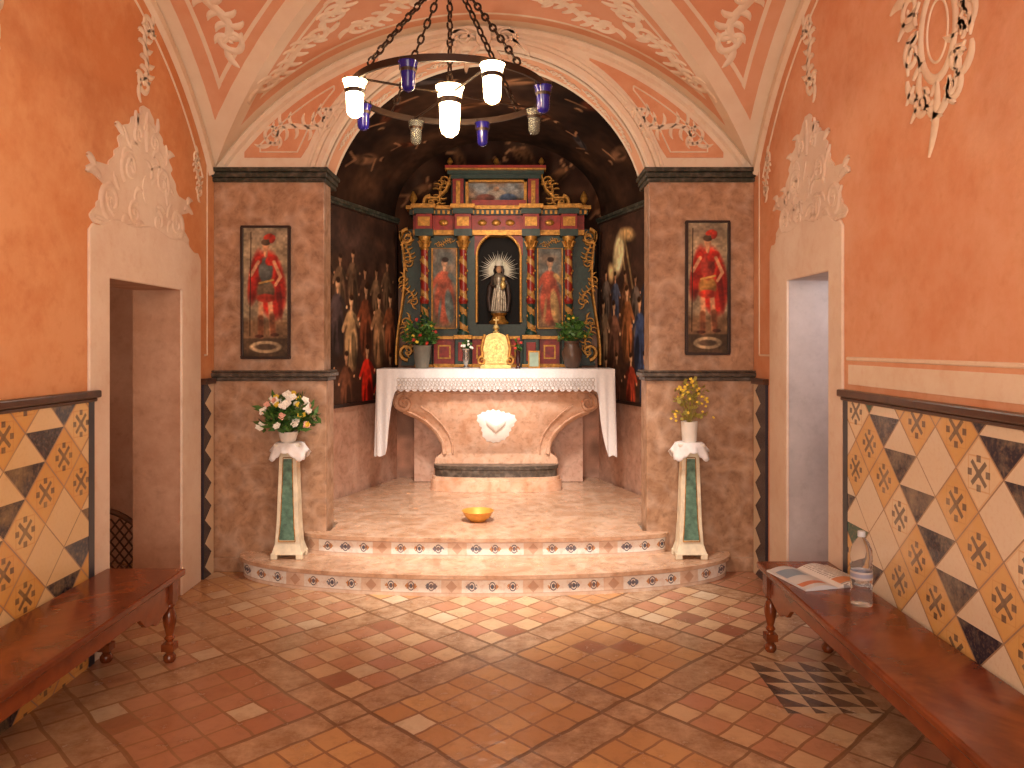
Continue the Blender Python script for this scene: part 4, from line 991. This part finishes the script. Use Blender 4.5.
bo=(1.545,3.36,.4505); be=empty('water_bottle',bo,'clear plastic water bottle with pale cap standing on the bench','bottle')
m=MB('clear_plastic',.06); m.b.inputs['Transmission Weight'].default_value=.95; m.b.inputs['IOR'].default_value=1.12; n=m.noise(30,2); m.color(m.mix(n,c(240,242,244),c(250,250,252)))
g=G(); pr=[(.03,0),(.044,.004),(.046,.02)]
for k in range(6): pr+=[(.046,.03+k*.03),(.043,.04+k*.03),(.046,.05+k*.03)]
pr+=[(.046,.22),(.043,.25),(.03,.28),(.015,.298),(.013,.305),(.0135,.315)]
g.lathe(pr,*bo,24); g.obj('bottle_body',m.mat,bo,be,smooth=50)
g=G(); g.lathe([(.0465,.12),(.0472,.125),(.0472,.150),(.0465,.155)],*bo,24,caps=False); m=MB('bottle_label',.4); x,y,z=m.xyz(); m.color(m.mix((z-.138).abs()<.008,c(196,190,190),c(150,156,180))); g.obj('bottle_label',m.mat,bo,be,smooth=40)
g=G(); g.lathe([(.016,.303),(.0165,.305),(.0165,.325),(.014,.328)],*bo,20); g.obj('cap',simple('pale_cap',c(210,220,232),.4),bo,be,smooth=40)
lo=(-2.60,4.98,0); le=empty('lattice_barrier',lo,'low brown wooden lattice barrier inside the doorway','barrier')
g=G(); xa,xb_=-2.80,-2.46; yy=4.98
g.tube([(xa,yy,.0),(xa,yy,.5)],.018,8); g.tube([(xb_,yy,0),(xb_,yy,.42)],.018,8)
g.tube([(xa+(xb_-xa)*t,yy,.5+.05*math.sin(math.pi*t)-.08*t) for t in np.linspace(0,1,10)],.02,8); g.tube([(xa,yy,.1),(xb_,yy,.1)],.015,6)
g.obj('barrier_frame',M_rail,lo,le)
g=G()
for k in range(-4,9):
    for sgn in (1,-1):
        pts=[]
        for t in np.linspace(0,1,12):
            z_=.1+.36*t; x_=xa+.06*k+(sgn*.36*t)*.8+(0 if sgn>0 else .1)
            if xa<x_<xb_: pts.append((x_,yy+sgn*.004,z_))
        if len(pts)>1: g.tube([pts[0],pts[-1]],.006,5)
g.obj('lattice',M_rail,lo,le)
# ---------------------------------------------------------------- chandelier
CO=(-.27,3.30,2.69); Rr=.42
ce=empty('chandelier',CO,'iron ring chandelier with white, blue and clear glass cups','chandelier')
g=G(); n=72; vs=[]
for k in range(n):
    a=2*math.pi*k/n
    for r_,zz in ((Rr-.005,-.014),(Rr+.005,-.014),(Rr+.005,.014),(Rr-.005,.014)): vs.append((CO[0]+r_*math.cos(a),CO[1]+r_*math.sin(a),CO[2]+zz))
g.add(vs,[(k*4+j,k*4+(j+1)%4,((k+1)%n)*4+(j+1)%4,((k+1)%n)*4+j) for k in range(n) for j in range(4)])
g.obj('ring',[M_iron],CO,ce,smooth=40)
HUB=(CO[0],CO[1],3.20)
g=G(); g.lathe([(.01,-.05),(.03,-.03),(.045,0),(.02,.03),(.012,.06)],*HUB,16); g.tube([(HUB[0],HUB[1],3.2),(HUB[0],HUB[1],3.85)],.008,8); g.lathe([(.01,0),(.05,.02),(.06,.04)],HUB[0],HUB[1],3.82,16)
g.obj('hub',M_iron,CO,ce,smooth=40)
def chain(g,p0,p1):
    p0,p1=Vector(p0),Vector(p1); d=p1-p0; L=d.length; nl=int(L/.036); t=d.normalized(); a=t.cross(Vector((0.3,.2,.9))).normalized(); b=t.cross(a)
    for k in range(nl):
        ctr=p0+d*((k+.5)/nl); sd=a if k%2 else b
        g.tube([ctr+t*.022*math.cos(q)+sd*.012*math.sin(q) for q in np.linspace(0,6.283,11)[:-1]],.005,5,0,True)
for k in range(4):
    a=math.radians(5+90*k+40); g=G()
    chain(g,(CO[0]+Rr*math.cos(a),CO[1]+Rr*math.sin(a),CO[2]+.02),(HUB[0]+.03*math.cos(a),HUB[1]+.03*math.sin(a),HUB[2]))
    g.obj('chain',M_iron,CO,ce,smooth=50)
g=G(); chain(g,(CO[0],CO[1],CO[2]+.05),(HUB[0],HUB[1],HUB[2]-.04)); g.obj('chain',M_iron,CO,ce,smooth=50)
def glassm(nm,col,em,tr):
    m=bpy.data.materials.new(nm); m.use_nodes=True; nt=m.node_tree; b=nt.nodes['Principled BSDF']; out=nt.nodes['Material Output']
    b.inputs['Base Color'].default_value=col; b.inputs['Roughness'].default_value=.12
    n=nt.nodes.new('ShaderNodeTexNoise'); n.inputs['Scale'].default_value=20
    r_=nt.nodes.new('ShaderNodeMapRange'); r_.inputs[3].default_value=em*.8; r_.inputs[4].default_value=em*1.2; nt.links.new(n.outputs['Fac'],r_.inputs[0]); nt.links.new(r_.outputs[0],b.inputs['Emission Strength'])
    b.inputs['Emission Color'].default_value=col if em<3 else c(255,222,170)
    t=nt.nodes.new('ShaderNodeBsdfTransparent'); t.inputs[0].default_value=(1,1,1,1) if em>3 else tuple(.3+.7*v for v in col[:3])+(1,)
    mx=nt.nodes.new('ShaderNodeMixShader'); mx.inputs[0].default_value=tr
    nt.links.new(b.outputs[0],mx.inputs[1]); nt.links.new(t.outputs[0],mx.inputs[2]); nt.links.new(mx.outputs[0],out.inputs[0]); return m
GW=glassm('lit_glass',c(255,235,205),18,.4); GB=glassm('blue_glass',c(34,30,120),.06,.25); GC=glassm('clear_glass',c(160,160,150),.0,.7)
def cup(pos,h,r,mat,lab):
    g=G(); pr=[(r*.25,-h*1.08),(r*.6,-h),(r*.72,-h*.9),(r*.78,-h*.4),(r*.95,-h*.1),(r*1.08,0),(r*1.03,.001),(r*.9,-h*.1),(r*.74,-h*.4),(r*.68,-h*.88),(.001,-h*.92)]
    g.lathe(pr,*pos,20); g.obj('glass_cup',mat,CO,ce,smooth=50,label=lab)
    g=G(); g.lathe([(r*.86,-h*.38),(r*.9,-h*.3),(r*.9,-h*.26),(r*.84,-h*.25)],*pos,20)
    g.tube([(pos[0]+r*.9,pos[1],pos[2]-h*.28),(pos[0]+r*.9,pos[1],pos[2]+.02)],.003,5); g.tube([(pos[0]-r*.9,pos[1],pos[2]-h*.28),(pos[0]-r*.9,pos[1],pos[2]+.02)],.003,5)
    g.obj('cup_holder',M_iron,CO,ce)
lampdefs=[(27.5,'w'),(-17.5,'b'),(72.5,'b'),(117.5,'c'),(162.5,'b'),(207.5,'c'),(252.5,'b'),(297.5,'w')]
def plight(nm,loc,w,col,r=.04):
    l=bpy.data.lights.new(nm,'POINT'); l.energy=w; l.color=col; l.shadow_soft_size=r
    o=bpy.data.objects.new(nm,l); o.location=loc; S.collection.objects.link(o); return o
WARM=(1,.77,.50)
for a,k in lampdefs:
    a=math.radians(a); p_=(CO[0]+Rr*math.sin(a),CO[1]-Rr*math.cos(a),CO[2]-.01)
    hh,r_=(.14,.046) if k=='w' else (.105,.036)
    cup(p_,hh,r_,{'w':GW,'b':GB,'c':GC}[k],{'w':'lit white glass cup','b':'cobalt blue glass cup','c':'clear glass cup'}[k])
    if k=='w': plight('bulb_light',(p_[0],p_[1],p_[2]-.05),60,WARM,.02)
cup((CO[0],CO[1],CO[2]+.03),.20,.058,GW,'large lit white glass cup'); plight('bulb_light',(CO[0],CO[1],CO[2]-.06),76,WARM,.02)
g=G()
for a in (0.5,2.07): g.tube([(CO[0]+Rr*math.cos(a),CO[1]+Rr*math.sin(a),CO[2]),(CO[0]-Rr*math.cos(a),CO[1]-Rr*math.sin(a),CO[2])],.005,6)
g.obj('cross_bar',M_iron,CO,ce)
# ---------------------------------------------------------------- lights
def area(nm,loc,tgt,sx,sy,w,col):
    l=bpy.data.lights.new(nm,'AREA'); l.shape='RECTANGLE'; l.size=sx; l.size_y=sy; l.energy=w; l.color=col
    o=bpy.data.objects.new(nm,l); o.location=loc; d=Vector(tgt)-Vector(loc); o.rotation_euler=d.to_track_quat('-Z','Y').to_euler(); S.collection.objects.link(o); return o
area('door_daylight',(-.2,-1.9,1.9),(-.2,4,1.7),2.6,2.4,150,(1,.88,.74))  # unseen area lamp added behind the camera, standing in for daylight
def spot(nm,loc,tgt,w,size,col):
    sp=bpy.data.lights.new(nm,'SPOT'); sp.energy=w; sp.color=col; sp.spot_size=size; sp.spot_blend=1; sp.shadow_soft_size=.3
    o=bpy.data.objects.new(nm,sp); o.location=loc; o.rotation_euler=(Vector(tgt)-Vector(loc)).to_track_quat('-Z','Y').to_euler(); S.collection.objects.link(o)
spot('step_spot',(-.15,3.9,3.6),(-.12,5.6,.1),1000,1.0,(1,.90,.78))  # extra spot added for the glow on steps and floor, no fixture
spot('altar_spot',(-.15,4.6,3.5),(-.14,7.0,.8),420,.6,(1,.92,.82))
plight('apse_light',(-.15,6.2,2.75),28,(1,.86,.68),.2)  # soft point lamp added to lift the altarpiece, no fixture in the apse
plight('alcove_light_right',(XR+.8,4.1,2.0),22,(1,.94,.94),.2)
plight('alcove_light_left',(XL-.9,4.0,1.9),11,(1,.80,.6),.2)
w=bpy.data.worlds.new('w'); S.world=w; w.use_nodes=True; w.node_tree.nodes['Background'].inputs[0].default_value=(.3,.22,.16,1); w.node_tree.nodes['Background'].inputs[1].default_value=.3
S.view_settings.view_transform='Standard'
cd=bpy.data.cameras.new('camera'); cd.sensor_width=36; cd.lens=F/1024*36; cd.shift_y=-(384-HY)/1024
co=bpy.data.objects.new('camera',cd); co.location=(0,0,EYE); co.rotation_euler=(math.pi/2,0,0); S.collection.objects.link(co); S.camera=co
